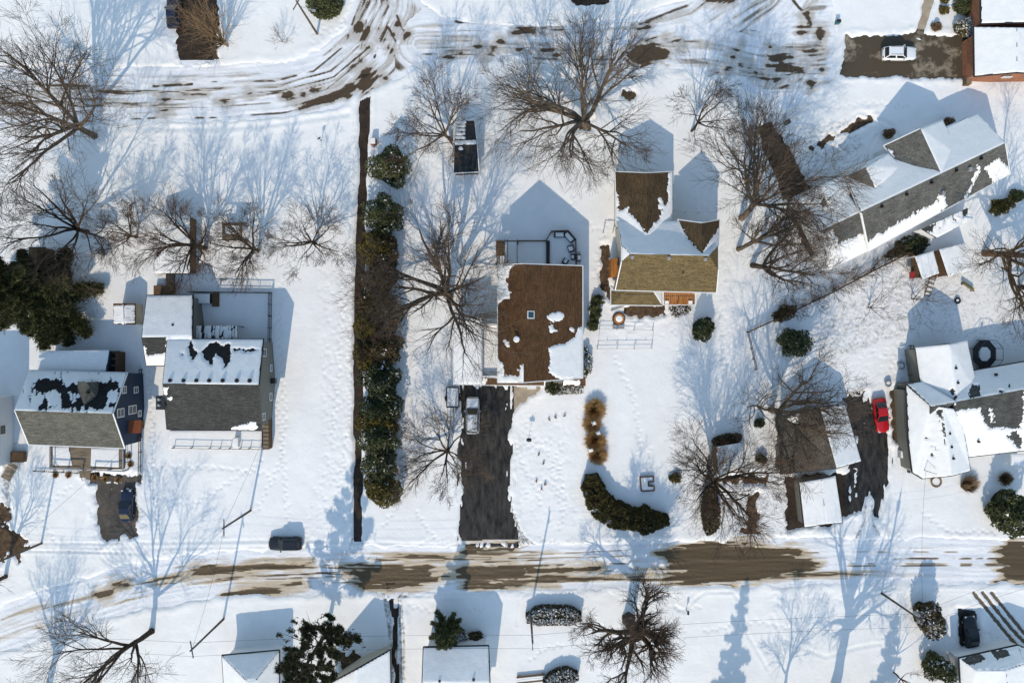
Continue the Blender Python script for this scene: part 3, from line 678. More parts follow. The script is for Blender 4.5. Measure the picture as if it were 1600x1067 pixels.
for x, yv in ((9.2, 7), (9.2, 2)): window(t, (9.13, yv, 3.6), (1, 0), 1.2, 1.2)
posts(t, [(803, 600), (848, 601)], 0, 3.0)
for k, x in enumerate((813, 826)): px_box(t, 'step', x-2, 602, x+12, 605+k*3, -.1, .55-.2*k, m_trim)
# deck behind it
t = thing('deck', 'snowy backyard deck with an eight-sided end behind the brown-roofed house', 'deck', W(840, 395))
dp = [W(*q, .5).xy for q in ((778, 376), (853, 376), (862, 361), (888, 360), (900, 374), (901, 416), (778, 416))]
MB().prism(dp, .1, .5).build('platform', m_wood, t)
snow_slab(t, [(779, 377), (852, 377), (863, 362), (887, 361), (899, 374), (899, 414), (779, 414)], .5, .09)
rl = MB(); rp = [(811, 376), (853, 376), (862, 361), (888, 360), (900, 374), (901, 414)]
for a, b in zip(rp[:-1], rp[1:]):
    A, B = W(*a, 1.4), W(*b, 1.4); rl.bar(A, B, .09, .06); rl.bar(A-Vector((0, 0, .75)), B-Vector((0, 0, .75)), .06, .06)
    n = int((B-A).length/.3)
    for i in range(n): p = A.lerp(B, (i+.5)/n); rl.bar(p, p-Vector((0, 0, .8)), .04)
rl.build('railing', m_wood2, t); posts(t, rp, .3, 1.45, .06, m_wood2)
px_box(t, 'planter', 853.5, 376, 859, 414, .5, .95, m_dark)
t = thing('pergola', 'dark brown slatted pergola at the west end of the snowy deck', 'pergola', W(793, 395))
posts(t, [(776, 378), (809, 378), (776, 411), (809, 411)], .4, 2.7, .08, m_wood2)
for y in (377, 412):
    MB().bar(W(774, y, 2.75), W(811, y, 2.75), .14, .2).build('beam', m_wood2, t)
for k in range(5): MB().bar(W(776.5+k*4.1, 374, 2.95), W(776.5+k*4.1, 415, 2.95), .10, .12).build('rafter', m_wood2, t)
for x in (808,): MB().bar(W(x, 374, 2.95), W(x, 415, 2.95), .10, .12).build('rafter', m_wood2, t)
px_box(t, 'screen', 775, 376, 788, 400, 2.98, 3.05, m_wood2)
def sofa(label, px, py, rz, w=1.5, d=.8, name='outdoor_sofa', cat='sofa'):
    t = thing(name, label, cat, W(px, py, .56), R(rz))
    MB().box((0, 0, .2), (w, d, .36)).build('base', m_dark, t, world=False)
    MB().box((0, d/2-.08, .5), (w, .14, .5)).build('backrest', m_dark, t, world=False)
    for s in (-1, 1): MB().box((s*(w/2-.07), -.04, .42), (.14, d-.1, .3)).build('armrest', m_dark, t, world=False)
    MB().box((0, -.04, .45), (w-.32, d-.2, .13), 0, .95).build('snow_layer', m_snow, t, world=False)
sofa('snow-covered patio loveseat along the north railing of the deck', 874, 367, 0)
sofa('snow-covered patio loveseat set at an angle in the deck corner', 889, 371, -48, 1.7)
sofa('snow-covered patio armchair by the east railing of the deck', 892, 389, -75, .95, .85, 'patio_chair', 'chair')
sofa('snow-covered low patio stool in front of the house wall on the deck', 895, 402, -90, .8, .6, 'patio_chair', 'chair')
sofa('dark patio chair turned toward the house on the deck', 883, 409, 150, .8, .8, 'patio_chair', 'chair')
t = thing('barbecue', 'snow-topped barbecue grill just outside the deck railing', 'barbecue', W(903.5, 404))
p = W(903.5, 404); MB().box(p+Vector((0, 0, .5)), (.6, 1.0, .8)).build('cabinet', m_dark, t); MB().box(p+Vector((0, 0, 1.02)), (.62, .8, .3), 0, .7).build('lid', m_galv, t); MB().box(p+Vector((0, 0, 1.2)), (.4, .6, .1), 0, .8).build('snow_layer', m_snow, t)
for s in (-1, 1): MB().box(p+Vector((0, s*.68, .88)), (.5, .3, .05)).build('side_shelf', m_galv, t)
# ---- olive-brown roof house
t = house('olive_roof_house', 'house with olive-brown hip roof, two snow-edged north gables and an orange cedar balcony', 1040, 410)
R1, R2 = (985, 397, 8.5), (1108, 400, 8.5); E1, E2 = (1122, 421, 7.1), (1122, 384, 7.1); W1, W2_ = (972, 409, 7.7), (972, 384, 7.7)
SEc, SWc, NWc, NEc = (1119, 457, 5.3), (962, 453, 5.3), (965, 346, 5.3), (1122, 346, 5.3)
wing(t, [[R1, R2, E1, SEc, SWc, W1], [R1, W1, W2_], [R2, E2, E1], [R2, R1, W2_, NWc, NEc, E2]], sh_olive, sd_cream, [None, FULL, None, FULL], trim=m_trim)
wing(t, [[(1011, 374, 6.6), (1011, 271, 6.6), (962, 269, 4.6), (963, 350, 4.6)], [(1011, 271, 6.6), (1011, 374, 6.6), (1049, 350, 4.6), (1049, 269, 4.6)]], sh_dkbrown, sd_cream,
 [dict(base=0, amp=7, on=[[(962, 332), (980, 329), (1010, 366), (1011, 380), (960, 380)], [(960, 300), (964, 300), (966, 340), (960, 340)], [(974, 328), (980, 326), (978, 338), (970, 336)]]), dict(base=0, amp=7, on=[[(1052, 305), (1040, 322), (1030, 340), (1012, 366), (1011, 382), (1056, 382)], [(1030, 312), (1036, 310), (1038, 325), (1029, 326)], [(1044, 270), (1052, 270), (1052, 320), (1046, 320)]])], trim=m_trim)
wing(t, [[(1097, 401, 8.35), (1097, 349, 8.35), (1060, 344, 5.6), (1073, 372, 6.9)], [(1097, 349, 8.35), (1097, 401, 8.35), (1110, 385, 7.4), (1123, 372, 6.0), (1124, 344, 5.6)]], sh_dkbrown, sd_cream,
 [dict(base=0, amp=5, on=[[(1060, 350), (1076, 374), (1096, 402), (1060, 400)]]), dict(base=0, amp=5, on=[[(1126, 356), (1112, 374), (1099, 398), (1126, 400)]])], trim=m_trim)
wing(t, [[(977, 455, 4.1), (1020, 455, 4.1), (1034, 477, 3.0), (955, 476, 3.0)], [(955, 454, 3.0), (977, 455, 4.1), (955, 476, 3.0)], [(1020, 455, 4.1), (1034, 455, 3.0), (1034, 477, 3.0)]], sh_olive, sd_cream, [None, None, FULL], .5, trim=m_trim, name='porch_roof')
for x in (988, 1045, 1102): vent(t, 930+(x-930), 402+(x-988)*.03, 8.35, .45, m_cush, .25)
vent(t, 1067, 426, 6.9, .18)
a, b = W(1037, 456, 3), W(1086, 476, 3)
for k in range(16):
    x = a.x+(b.x-a.x)*(k+.5)/16; MB().box((x, (a.y+b.y)/2, 2.95), ((b.x-a.x)/16-.025, abs(a.y-b.y), .06)).build('plank', m_orange, t)
posts(t, [(1037, 476), (1061, 476), (1086, 476), (1086, 457)], 0, 3.95, .07, m_trim)
MB().bar(W(1037, 476.5, 3.9), W(1086, 476.5, 3.9), .08).bar(W(1086, 476.5, 3.9), W(1086, 457, 3.9), .08).bar(W(1037, 476.5, 3.9), W(1037, 457, 3.9), .08).build('railing', m_trim, t)
for x in (1042, 1079): px_box(t, 'snow_clump', x-3, 470, x+3, 475, 2.98, 3.2, m_snow)
px_box(t, 'side_porch', 955, 404, 966, 432, .0, 2.5, m_orange); px_box(t, 'side_door_hood', 966, 402, 971, 414, 2.6, 2.75, m_sglass)
for x, yv in ((29.2, 13), (29.2, 9)): pass
for i in range(4): window(t, W(975+i*42, 451, 3.9)+Vector((0, -.05, 0)), (0, -1), 1.1, 1.2)
# ---- angled house to the north-east
t = house('angled_house', 'long low house set at an angle with weathered grey and snowy roof slopes', 1420, 310)
def L2(a, b, k): return (a[0]+(b[0]-a[0])*k, a[1]+(b[1]-a[1])*k)
zr, ze = 6.2, 3.4
RA, RB, RM = (1345, 331, zr), (1570, 224, zr), (1282, 361, zr-.5)
wing(t, [[RA, RB, (1578, 272, ze), (1358, 392, ze)], [RB, RA, (1318, 268, ze), (1527, 178, ze)]], sh_greyd, sd_white,
 [dict(base=0, amp=10, on=[[(1356, 380), (1400, 352), (1455, 320), (1462, 318), (1475, 312), (1479, 322), (1440, 356), (1358, 396)], [(1466, 312), (1472, 300), (1478, 318), (1466, 326)], [(1540, 262), (1560, 250), (1580, 268), (1580, 280), (1556, 288)], [(1522, 276), (1530, 262), (1532, 264), (1508, 312)]], sx=.3, sy=.3), dict(base=1, amp=5)], .45, trim=m_trim)
wing(t, [[RM, L2(RM, RA, 1)+(zr-.5,), (1356, 392, ze-.4), (1295, 422, ze-.4)], [(1345, 331, zr-.5), RM, (1240, 309, ze-.4), (1305, 279, ze-.4)]], sh_greyd, sd_white,
 [dict(base=0, amp=8, on=[[(1292, 388), (1350, 366), (1360, 394), (1294, 426)], [(1280, 366), (1300, 360), (1310, 380), (1290, 392)]], sx=.4, sy=.4), dict(base=1, amp=4)], .45, trim=m_trim)
wing(t, [[(1470, 271, zr), (1438, 202, zr), (1382, 228, ze+.2), (1412, 268, ze+1.2)], [(1438, 202, zr), (1470, 271, zr), (1500, 246, ze+1.2), (1472, 188, ze+.2)]], sh_greyd, sd_white, [dict(base=0, amp=8, on=[[(1382, 234), (1392, 236), (1398, 246), (1384, 246)]]), FULL], .3, trim=m_trim)
wing(t, [[(1367, 294, 5.4), (1352, 262, 5.4), (1318, 277, ze+.3)], [(1352, 262, 5.4), (1367, 294, 5.4), (1412, 262, ze+1.0), (1388, 240, ze+.6)]], sh_greyd, sd_white, [None, FULL], .3)
wing(t, [[(1306, 334, 5.2), (1284, 289, 5.2), (1240, 309, ze), (1264, 352, ze)], [(1284, 289, 5.2), (1306, 334, 5.2), (1330, 300, ze+.6), (1316, 274, ze)]], sh_greyd, sd_white, [dict(base=1, amp=8, off=[blob(1288, 318, 7, 8)]), FULL], .3)
MB().bar(W(1345, 333, 6.05), W(1357, 391, 3.5), .25, .12).build('roof_step', m_trim, t)
for k in range(5): p = L2((1378, 322), (1533, 247), k/4); vent(t, p[0], p[1]+1, 6.1, .35)
vent(t, 1472, 303, 5.0, .5, m_galv, .5); vent(t, 1515, 265, 5.9, .5, m_galv, .4)
wing(t, [[(1440, 358, 3.0), (1512, 325, 3.0), (1521, 342, 2.6), (1463, 372, 2.6)]], sh_char, sd_white, [dict(base=1, amp=7, sx=.5, sy=.08, off=[[(1436, 350), (1462, 350), (1456, 364), (1440, 364)], [(1500, 328), (1514, 322), (1512, 335), (1506, 340)], [(1470, 340), (1476, 338), (1480, 350), (1477, 351)], [(1484, 336), (1490, 334), (1494, 345), (1491, 346)], [(1462, 344), (1466, 342), (1470, 356), (1467, 358)]])], .1, name='sunroom_roof', wallname='sunroom_wall')
MB().bar(W(1438, 358, 1.6), W(1450, 352, 1.6), .1).bar(W(1444, 366, 1.6), W(1456, 360, 1.6), .1).bar(W(1441, 362, 1.6), W(1453, 356, 1.6), .1).build('side_stair', m_trim, t)
# ---- far east house
t = house('east_house', 'snowy many-gabled house beside the red car and the dark trampoline', 1500, 640)
zr, ze = 6.4, 3.6
wing(t, [[(1481, 538, 5.8), (1495, 629, 5.8), (1452, 640, 4.2), (1438, 598, 3.6), (1430, 543, 3.6)], [(1495, 629, 5.8), (1481, 538, 5.8), (1511, 531, 3.9), (1519, 581, 3.9), (1530, 620, 4.6)]], sh_east, sd_grey, [dict(base=1, amp=5, off=[blob(1488, 612, 5, 7)]), dict(base=1, amp=4)], .4)
wing(t, [[(1490, 628, zr), (1700, 590, zr), (1712, 690, ze), (1510, 714, ze)], [(1700, 590, zr), (1490, 628, zr), (1517, 580, 3.9), (1700, 548, 3.9)]], sh_east, sd_grey,
 [dict(base=1, amp=9, sx=.12, sy=.4, off=[[(1490, 620), (1600, 600), (1600, 640), (1596, 668), (1588, 672), (1540, 668), (1530, 640), (1494, 642)], [(1570, 680), (1590, 672), (1598, 690), (1594, 703)]], on=[[(1547, 640), (1551, 640), (1552, 660), (1548, 658)]]), dict(base=1, amp=7, off=[[(1518, 598), (1522, 600), (1532, 602), (1535, 620), (1512, 622), (1514, 612)], blob(1565, 610, 5, 3), blob(1577, 602, 4, 6)])], .4, trim=m_dark)
wing(t, [[(1472, 636, zr-.2), (1486, 743, zr-.6), (1441, 747, 3.7), (1426, 738, 3.7), (1420, 690, 3.7), (1416, 602, 3.7), (1453, 634, 5.2)], [(1486, 743, zr-.6), (1472, 636, zr-.2), (1500, 640, 5.6), (1516, 735, 4.0)]], sh_east, sd_grey,
 [dict(base=1, amp=10, sx=.25, sy=.25, off=[[(1462, 642), (1474, 638), (1478, 680), (1476, 692), (1470, 660)], blob(1449, 683, 3), blob(1461, 698, 3), blob(1456, 711, 3.5)]), dict(base=1, amp=4)], .4, trim=m_dark)
wing(t, [[(1455, 635, 6.0), (1496, 628, 6.6), (1440, 596, 3.9), (1418, 600, 3.9)], [(1496, 628, 6.6), (1455, 635, 6.0), (1452, 652, 4.9), (1472, 640, 5.8)]], sh_east, sd_grey, [FULL, None], .2)
for q in ((1483, 677), (1486, 698), (1489, 716), (1493, 575), (1496, 598)): vent(t, q[0], q[1], 5.7, .35)
vent(t, 1529, 690, 4.6, .3); vent(t, 1556, 585, 4.9, .35)
px_box(t, 'porch_roof', 1580, 709, 1612, 727, 2.2, 2.4, m_trim, True)
for k in range(3): window(t, W(1421, 640+k*22, 2.2)+Vector((.2, 0, 0)), (-1, 0), 1.0, 1.2)
# ---- brick house, top right
t = house('brick_house', 'red brick house with two snow-covered roofs at the wide brown driveway', 1570, 60)
wing(t, [[(1522, 43, 3.4), (1588, 44, 5.2), (1588, 113, 5.2), (1523, 119, 3.4)], [(1588, 44, 5.2), (1680, 44, 3.4), (1680, 119, 3.4), (1588, 113, 5.2)]], sh_char, m_brick, [FULL, FULL], .5, trim=m_dark)
wing(t, [[(1533, -40, 4.0), (1640, -40, 5.6), (1640, 34, 5.6), (1533, 37, 4.0)]], sh_char, m_brick, [FULL], .4, trim=m_dark)
px_box(t, 'garage_apron', 1515, 56, 1521, 124, 0, .25, m_dark); window(t, W(1573, 120, 2.6)+Vector((0, -.05, 0)), (0, -1), 1.2, .5)
# ---- charcoal-roofed grey house on the left
t = house('charcoal_roof_house', 'grey two-storey house with charcoal front roof slope, snowy back slope and round vents', 335, 600)
wing(t, [[(255, 599, 8.0), (404, 601, 8.0), (409, 672, 5.2), (261, 670, 5.2)], [(404, 601, 8.0), (255, 599, 8.0), (262, 530, 5.2), (411, 530, 5.2)]], [sh_char, sh_wet_shade], sd_grey,
 [dict(base=0, amp=6, sx=.25, sy=.25, on=[[(362, 670), (375, 664), (398, 660), (402, 668), (395, 671), (370, 671)], [(254, 606), (261, 606), (260, 616), (254, 616)], [(262, 622), (268, 622), (266, 626)]]),
  dict(base=1, amp=7, off=[[(294, 534), (302, 530), (304, 546), (311, 552), (304, 560), (302, 564), (296, 556), (293, 545)], [(315, 550), (328, 535), (338, 533), (346, 540), (358, 536), (364, 552), (362, 560), (356, 572), (350, 578), (347, 562), (338, 556), (332, 572), (327, 568), (318, 560)], blob(285, 554, 3), [(362, 544), (376, 544), (376, 549), (364, 550)], [(379, 545), (398, 544), (407, 547), (398, 549), (380, 550)]])], .45, trim=m_dark)
XW = east_x(-5)
for y, z, w_, h_ in ((551, 3.9, 1.0, 1.3), (651, 3.8, .9, 1.2), (575, 1.6, .9, .7), (620, 1.6, 1.0, 1.0)): yy = W(0, y, z).y; window(t, (east_x(yy)+.02, yy, z), (1, 0), w_, h_)
for x in (267, 288, 308, 328, 349, 371, 391):
    p = W(x, 594.5, 7.75); MB().tube(p, p+Vector((0, 0, .25)), .22, .22, 10).tube(p+Vector((0, 0, .25)), p+Vector((0, 0, .38)), .3, .16, 10).build('roof_vent', m_black, t)
wing(t, [[(222, 527, 5.3), (300, 526, 5.3), (301, 461, 3.4), (230, 462, 3.4)], [(300, 526, 5.3), (222, 527, 5.3), (229, 571, 3.5), (300, 571, 3.5)]], sh_char, sd_grey, [FULL, dict(base=0, amp=5, sx=.3, sy=.3, on=[[(224, 540), (230, 560), (236, 556), (258, 553), (262, 552), (262, 574), (228, 574)], [(261, 526), (304, 526), (304, 574), (261, 574)]])], .35, trim=m_dark)
vent(t, 271, 508, 4.7, .4)
px_box(t, 'chimney', 244, 619, 257, 639, -.2, 7.0, sd_grey); px_box(t, 'chimney_cap', 243.5, 618, 257.5, 640, 7.0, 7.12, m_dark)
for y in (624, 633): p = W(249, y, 7.1); MB().tube(p, p+Vector((0, 0, .3)), .2, .16, 8).build('flue', m_galv, t)
xw = XW
MB().box((xw+.35, W(0, 595, 2).y, 1.7), (.6, .7, .8)).build('meter_box', m_dark, t)
# awning, porch
wing(t, [[(296, 509, 2.6), (371, 509, 2.6), (371, 529, 3.1), (296, 529, 3.1)]], m_dark, None, [dict(base=1, amp=3, sx=.6, sy=.05, thr=.42, tx=.42, ty=.02)], name='awning', th=.06)
posts(t, [(297, 510), (322, 510), (346, 510), (370, 510)], 0, 2.6, .05, m_dark)
px_box(t, 'porch_floor', 264, 673, 409, 700, -.1, .45, m_wood, True)
rl = MB()
for a, b in (((268, 700), (411, 702)), ((411, 702), (411, 674))):
    for z in (.75, 1.35): rl.bar(W(*a, z), W(*b, z), .06)
rl.build('railing', m_dark, t); posts(t, [(268, 700), (297, 700), (325, 701), (341, 701), (357, 701), (373, 701), (388, 701), (411, 702)], .1, 1.4, .05, m_dark)
px_box(t, 'planter_box', 364, 684, 372, 698, .5, 1.2, m_trim, True)
px_box(t, 'side_stair', 411, 656, 420, 702, 0, 1.6, m_wood2)
for k in range(7): MB().box(W(415.5, 660+k*6.2, 1.62), (.75, .38, .08)).build('tread', m_wood, t)
# ---- blue house
t = house('blue_house', 'navy blue house with grey shingle roof, gable dormer and rust-coloured side awning', 115, 640)
wing(t, [[(23, 641, 8.6), (175, 646, 8.6), (194, 700, 4.8), (45, 694, 4.8)], [(175, 646, 8.6), (23, 641, 8.6), (47, 579, 4.8), (198, 583, 4.8)]], [sh_grey, sh_wet_shade], sd_blue,  # back slope's shade is part of its wet shingle colour
 [None, dict(base=1, amp=14, sx=.14, sy=.05, off=[[(58, 592), (92, 588), (100, 600), (160, 598), (190, 592), (182, 640), (60, 640), (70, 618), (50, 614)]], on=[[(40, 612), (58, 612), (52, 634), (30, 638)], [(68, 614), (97, 614), (92, 632), (78, 630)], [(113, 614), (120, 614), (120, 628), (115, 626)], [(168, 612), (182, 612), (180, 626), (170, 626)]], thr=.30, tx=.22, ty=.05)], .25, trim=m_trim)
XW = east_x(W(0, 650, 3).y)
for y, z, w_, h_ in ((645, 6.2, 1.1, 1.6), (609, 5.2, .9, 1.0), (640, 3.3, 1.1, 1.9), (609, 2.2, .8, 1.0), (646, 1.3, .8, .8)): yy = W(0, y, z).y; window(t, (east_x(yy)+.02, yy, z), (1, 0), w_, h_)
wing(t, [[(131, 641, 8.0), (135, 597, 8.0), (121, 596, 6.4), (122, 626, 6.9)], [(135, 597, 8.0), (131, 641, 8.0), (153, 626, 6.9), (153, 596, 6.4)]], sh_grey, sd_blue, None, .12, name='dormer_roof', z0=4.5, wallname='dormer_wall')
vent(t, 138, 613, 7.8, .35)
wing(t, [[(62, 548, 3.1), (171, 547, 3.1), (166, 580, 3.6), (57, 580, 3.6)]], sh_grey, sd_blue, [FULL], .15, name='back_roof', wallname='back_wall')
px_box(t, 'back_bay', 171, 550, 183, 582, 0, 2.2, m_wood2)
for k in range(3): px_box(t, 'bay_light', 173, 552+k*10, 180, 559+k*10, 2.2, 2.26, m_glass)
xw = XW
yA, yB = W(0, 656, 3).y, W(0, 676, 3).y
MB().add([(xw-.3, yA, 3.9), (xw+1.3, yA, 3.3), (xw+1.3, yB, 3.3), (xw-.3, yB, 3.9), (xw-.3, yA, 3.75), (xw+1.3, yA, 3.15), (xw+1.3, yB, 3.15), (xw-.3, yB, 3.75)], [(0, 3, 2, 1), (4, 5, 6, 7), (0, 1, 5, 4), (1, 2, 6, 5), (2, 3, 7, 6), (3, 0, 4, 7)]).build('side_awning', m_rust, t)
MB().box((xw+.05, W(0, 664, 1.2).y, 1.2), (.12, 1.1, 2.1)).build('door', m_wood2, t)
pz = .7
px_box(t, 'porch_floor', 78, 697, 192, 733, -.1, pz, m_wood)
snow_slab(t, [(83, 698), (108, 698), (111, 715), (113, 727), (83, 727)], pz, .10); snow_slab(t, [(143, 700), (186, 701), (186, 730), (142, 728)], pz, .10)
rl = MB()
for a, b in (((78, 697), (78, 731)), ((78, 731), (124, 733)), ((142, 734), (192, 736)), ((192, 736), (192, 702))): rl.bar(W(*a, 1.6), W(*b, 1.6), .16, .08); rl.bar(W(*a, .95), W(*b, .95), .06, .06)
rl.build('railing', m_cush, t); posts(t, [(78, 731), (101, 732), (124, 733), (142, 734), (167, 735), (192, 736)], 0, 1.65, .08, m_cush)
for k in range(4): MB().box(W(133, 737+k*3.6, .55-.16*k), (1.5, .36, .1)).build('step', m_wood, t)
for x, y in ((126, 744), (139, 746)): MB().bar(W(x-3, y-8, 1.4), W(x+3, y+7, .8), .07).build('handrail', m_wood, t)
# ---- white house at the left edge
t = house('white_house', 'white sided house with tall windows next to the blue house', -10, 668)
x0 = -70.6; ya, yb = W(0, 618, 0).y, W(0, 722, 0).y
MB().prism([(x0, ya), (x0-9, ya), (x0-9, yb), (x0, yb)], -.3, 6.2).build('wall', sd_white, t)
MB().prism([(x0+.4, ya+.4), (x0-9.4, ya+.4), (x0-9.4, yb-.4), (x0+.4, yb-.4)], 6.2, 6.4).build('roof', sh_char, t)
for y, z, w_, h_ in ((632, 4.4, 1.2, 1.3), (672, 3.0, 1.3, 2.2), (700, 4.6, 1.0, 1.2)): window(t, (x0, W(0, y, z).y, z), (1, 0), w_, h_)
px_box(t, 'side_porch', 14, 706, 36, 722, -.1, .9, m_wood2)
for k in range(6): MB().bar(W(17+k*3.4, 722, .9), W(17+k*3.4, 722, 1.8), .06).build('baluster', m_dark, t)
for k in range(5): MB().box(W(20-k*3.5, 728+k*6, .7-.15*k), (1.4, .5, .08), R(-30)).build('step', m_wood, t)
# ---- bottom edge houses
t = house('hip_roof_house', 'small house with snowy hip roof across the street from the utility poles', 395, 1060)
wing(t, [[(385, 1062, 5.2), (400, 1062, 5.2), (436, 1016, 3.3), (347, 1024, 3.3)], [(385, 1062, 5.2), (347, 1024, 3.3), (355, 1150, 3.3), (385, 1120, 5.2)], [(400, 1062, 5.2), (385, 1062, 5.2), (385, 1120, 5.2), (400, 1120, 5.2)], [(400, 1120, 5.2), (436, 1150, 3.3), (436, 1016, 3.3), (400, 1062, 5.2)]], sh_char, sd_white, [FULL]*4, .4, trim=m_dark)
t = house('lane_house', 'small gabled house with snowy roof beside the narrow muddy lane', 580, 1060)
wing(t, [[(556, 1046, 5.6), (609, 1016, 3.5), (613, 1180, 3.5), (556, 1180, 5.6)], [(556, 1046, 5.6), (556, 1180, 5.6), (500, 1180, 3.5), (510, 1070, 3.5)]], sh_brown, sd_cream, [FULL, FULL], .4, trim=m_dark)
t = house('bungalow', 'low bungalow with plain snowy roof and two ridge vents behind rounded evergreens', 715, 1050)
wing(t, [[(662, 1011, 4.2), (763, 1009, 4.2), (765, 1066, 6.0), (660, 1066, 6.0)], [(660, 1066, 6.0), (765, 1066, 6.0), (760, 1125, 4.2), (660, 1125, 4.2)]], sh_char, sd_white, [FULL, FULL], .4, trim=m_dark)
vent(t, 687, 1063, 5.9); vent(t, 740, 1061, 5.9)
t = house('corner_house', 'grey-blue roofed house by the dark car and the tyre-marked yard', 1560, 1050)
wing(t, [[(1499, 1028, 3.4), (1590, 1008, 3.4), (1600, 1036, 4.6), (1571, 1046, 4.9), (1525, 1046, 4.6)], [(1499, 1028, 3.4), (1525, 1046, 4.6), (1571, 1046, 4.9), (1580, 1140, 4.9), (1505, 1140, 3.4)], [(1590, 1008, 3.4), (1680, 1040, 3.4), (1680, 1140, 3.4), (1580, 1140, 4.9), (1571, 1046, 4.9), (1600, 1036, 4.6)]], sh_grey, sd_white, [dict(base=1, amp=4, off=[[(1500, 1028), (1530, 1018), (1545, 1030), (1514, 1042)], [(1545, 1016), (1572, 1012), (1580, 1024), (1558, 1032)]]), FULL, FULL], .4, trim=m_dark)
# ---- garages and sheds
t = house('weathered_garage', 'weathered garage with one bare grey slope and one snowy slope beside the red car', 1280, 690, 'garage')
wing(t, [[(1281, 637, 4.9), (1307, 731, 4.9), (1220, 740, 3.0), (1226, 652, 3.0)], [(1307, 731, 4.9), (1281, 637, 4.9), (1320, 632, 3.0), (1345, 720, 3.0)]], shingle('bare_grey_shingles', (.10, .085, .07), R(75), .3), sd_grey, [dict(base=0, amp=8, on=[[(1226, 650), (1250, 645), (1245, 660), (1226, 664)]]), FULL], .25, trim=m_dark)
lb = MB()
for s in (0, 1): lb.bar(W(1243+s*6, 688-s*2, 4.2), W(1256+s*6, 722-s*2, 4.0), .06)
lad = lb.build('ladder', m_wood2, t)
for k in range(9): p = L2((1243.5, 690), (1256, 720), k/8); MB().bar(W(p[0], p[1], 4.2), W(p[0]+6, p[1]-2, 4.2), .06).build('rung', m_wood, lad)
t = house('carport', 'low carport with seamed snowy roof south of the weathered garage', 1280, 785, 'carport')
wing(t, [[(1249, 753, 2.6), (1283, 748, 2.9), (1290, 818, 2.9), (1257, 823, 2.6)], [(1283, 748, 2.9), (1305, 743, 2.6), (1316, 816, 2.6), (1290, 818, 2.9)]], m_dark, sd_grey, [dict(base=1, amp=3), dict(base=1, amp=3)], .2, trim=m_dark)
t = house('garden_shed', 'snow-roofed garden shed north of the brown hedge bed', 1140, 715, 'shed')
wing(t, [[(1118, 698, 2.4), (1160, 691, 2.4), (1164, 727, 3.1), (1122, 733, 3.1)], [(1122, 733, 3.1), (1164, 727, 3.1), (1164, 738, 2.5), (1124, 744, 2.5)]], sh_char, m_wood2, [FULL, FULL], .15)
t = house('black_roof_shed', 'shed with black front slope and brown snow-striped back slope', 728, 230, 'shed')
wing(t, [[(710, 227, 3.3), (745, 226, 3.3), (748, 268, 2.3), (709, 270, 2.3)], [(745, 226, 3.3), (710, 227, 3.3), (714, 189, 2.3), (741, 189, 2.3)]], sh_shed, m_wood2, [dict(base=0, amp=6, on=[blob(720, 233, 4, 3)]), dict(base=0, amp=3, on=[[(712, 190+k*6), (726, 190+k*6), (726, 192.5+k*6), (712, 193+k*6)] for k in range(6)]+[[(712, 221), (743, 220), (743, 227), (712, 227)]])], .12, trim=m_trim)
t = house('striped_shed', 'little shed with snow-striped brown roof west of the charcoal-roofed house', 196, 490, 'shed')
wing(t, [[(193, 474, 3.0), (194, 507, 3.0), (177, 507, 2.3), (177, 474, 2.3)], [(194, 507, 3.0), (193, 474, 3.0), (211, 474, 2.3), (211, 507, 2.3)]], sh_brown, sd_cream, [dict(base=0, amp=2, on=[[(178, 479+k*4.6), (192, 478+k*4.6), (192, 481+k*4.6), (178, 482+k*4.6)] for k in range(6)]+[[(190, 478), (195, 478), (195, 506), (190, 506)]]), dict(base=0, amp=2, on=[[(195, 478+k*4.6), (210, 477+k*4.6), (210, 480.5+k*4.6), (195, 481+k*4.6)] for k in range(6)])], .05)
t = house('twin_slope_shed', 'snow-roofed shed standing under the bare tree with the broken trunk', 268, 380, 'shed')
wing(t, [[(270, 337, 3.2), (270, 427, 3.2), (240, 427, 2.4), (241, 338, 2.4)], [(270, 427, 3.2), (270, 337, 3.2), (297, 337, 2.4), (297, 427, 2.4)]], sh_dkbrown, m_wood2, [FULL, FULL], .15)
t = house('wooden_shed', 'brown wooden shed half hidden by the big spruce', 58, 408, 'shed')
wing(t, [[(58, 386, 2.8), (58, 430, 2.8), (45, 430, 2.2), (45, 386, 2.2)], [(58, 430, 2.8), (58, 386, 2.8), (71, 386, 2.2), (71, 430, 2.2)]], sh_dkbrown, m_wood2, None, .12)
t = house('hot_tub', 'snow-topped hot tub inside the fenced yard of the charcoal-roofed house', 314, 468, 'hot tub')
px_box(t, 'tub', 302, 459, 328, 474, -.1, .9, m_dark, True); px_box(t, 'step', 331, 458, 341, 479, -.1, .5, m_wood2)
t = house('wood_stand', 'small brown timber stand north of the charcoal-roofed house', 262, 445, 'stand')
px_box(t, 'platform', 240, 446, 270, 461, 0, .9, m_wood2); px_box(t, 'bench', 259, 428, 271, 446, 0, .6, m_wood); px_box(t, 'rack', 240, 420, 284, 426, 0, .8, m_wood2)
# playset
t = thing('swing_set', 'brown timber play tower and beam under the bare trees', 'playset', W(365, 365))
posts(t, [(347, 350), (378, 350), (347, 374), (378, 374)], 0, 2.4, .07, m_wood2)
px_box(t, 'platform', 347, 350, 378, 374, 1.2, 1.35, m_wood)
for y in (349, 375): MB().bar(W(340, y, 2.4), W(386, y, 2.4), .14).build('beam', m_wood2, t)
px_box(t, 'tower_roof', 352, 353, 374, 366, 2.4, 2.5, m_wood2, True)
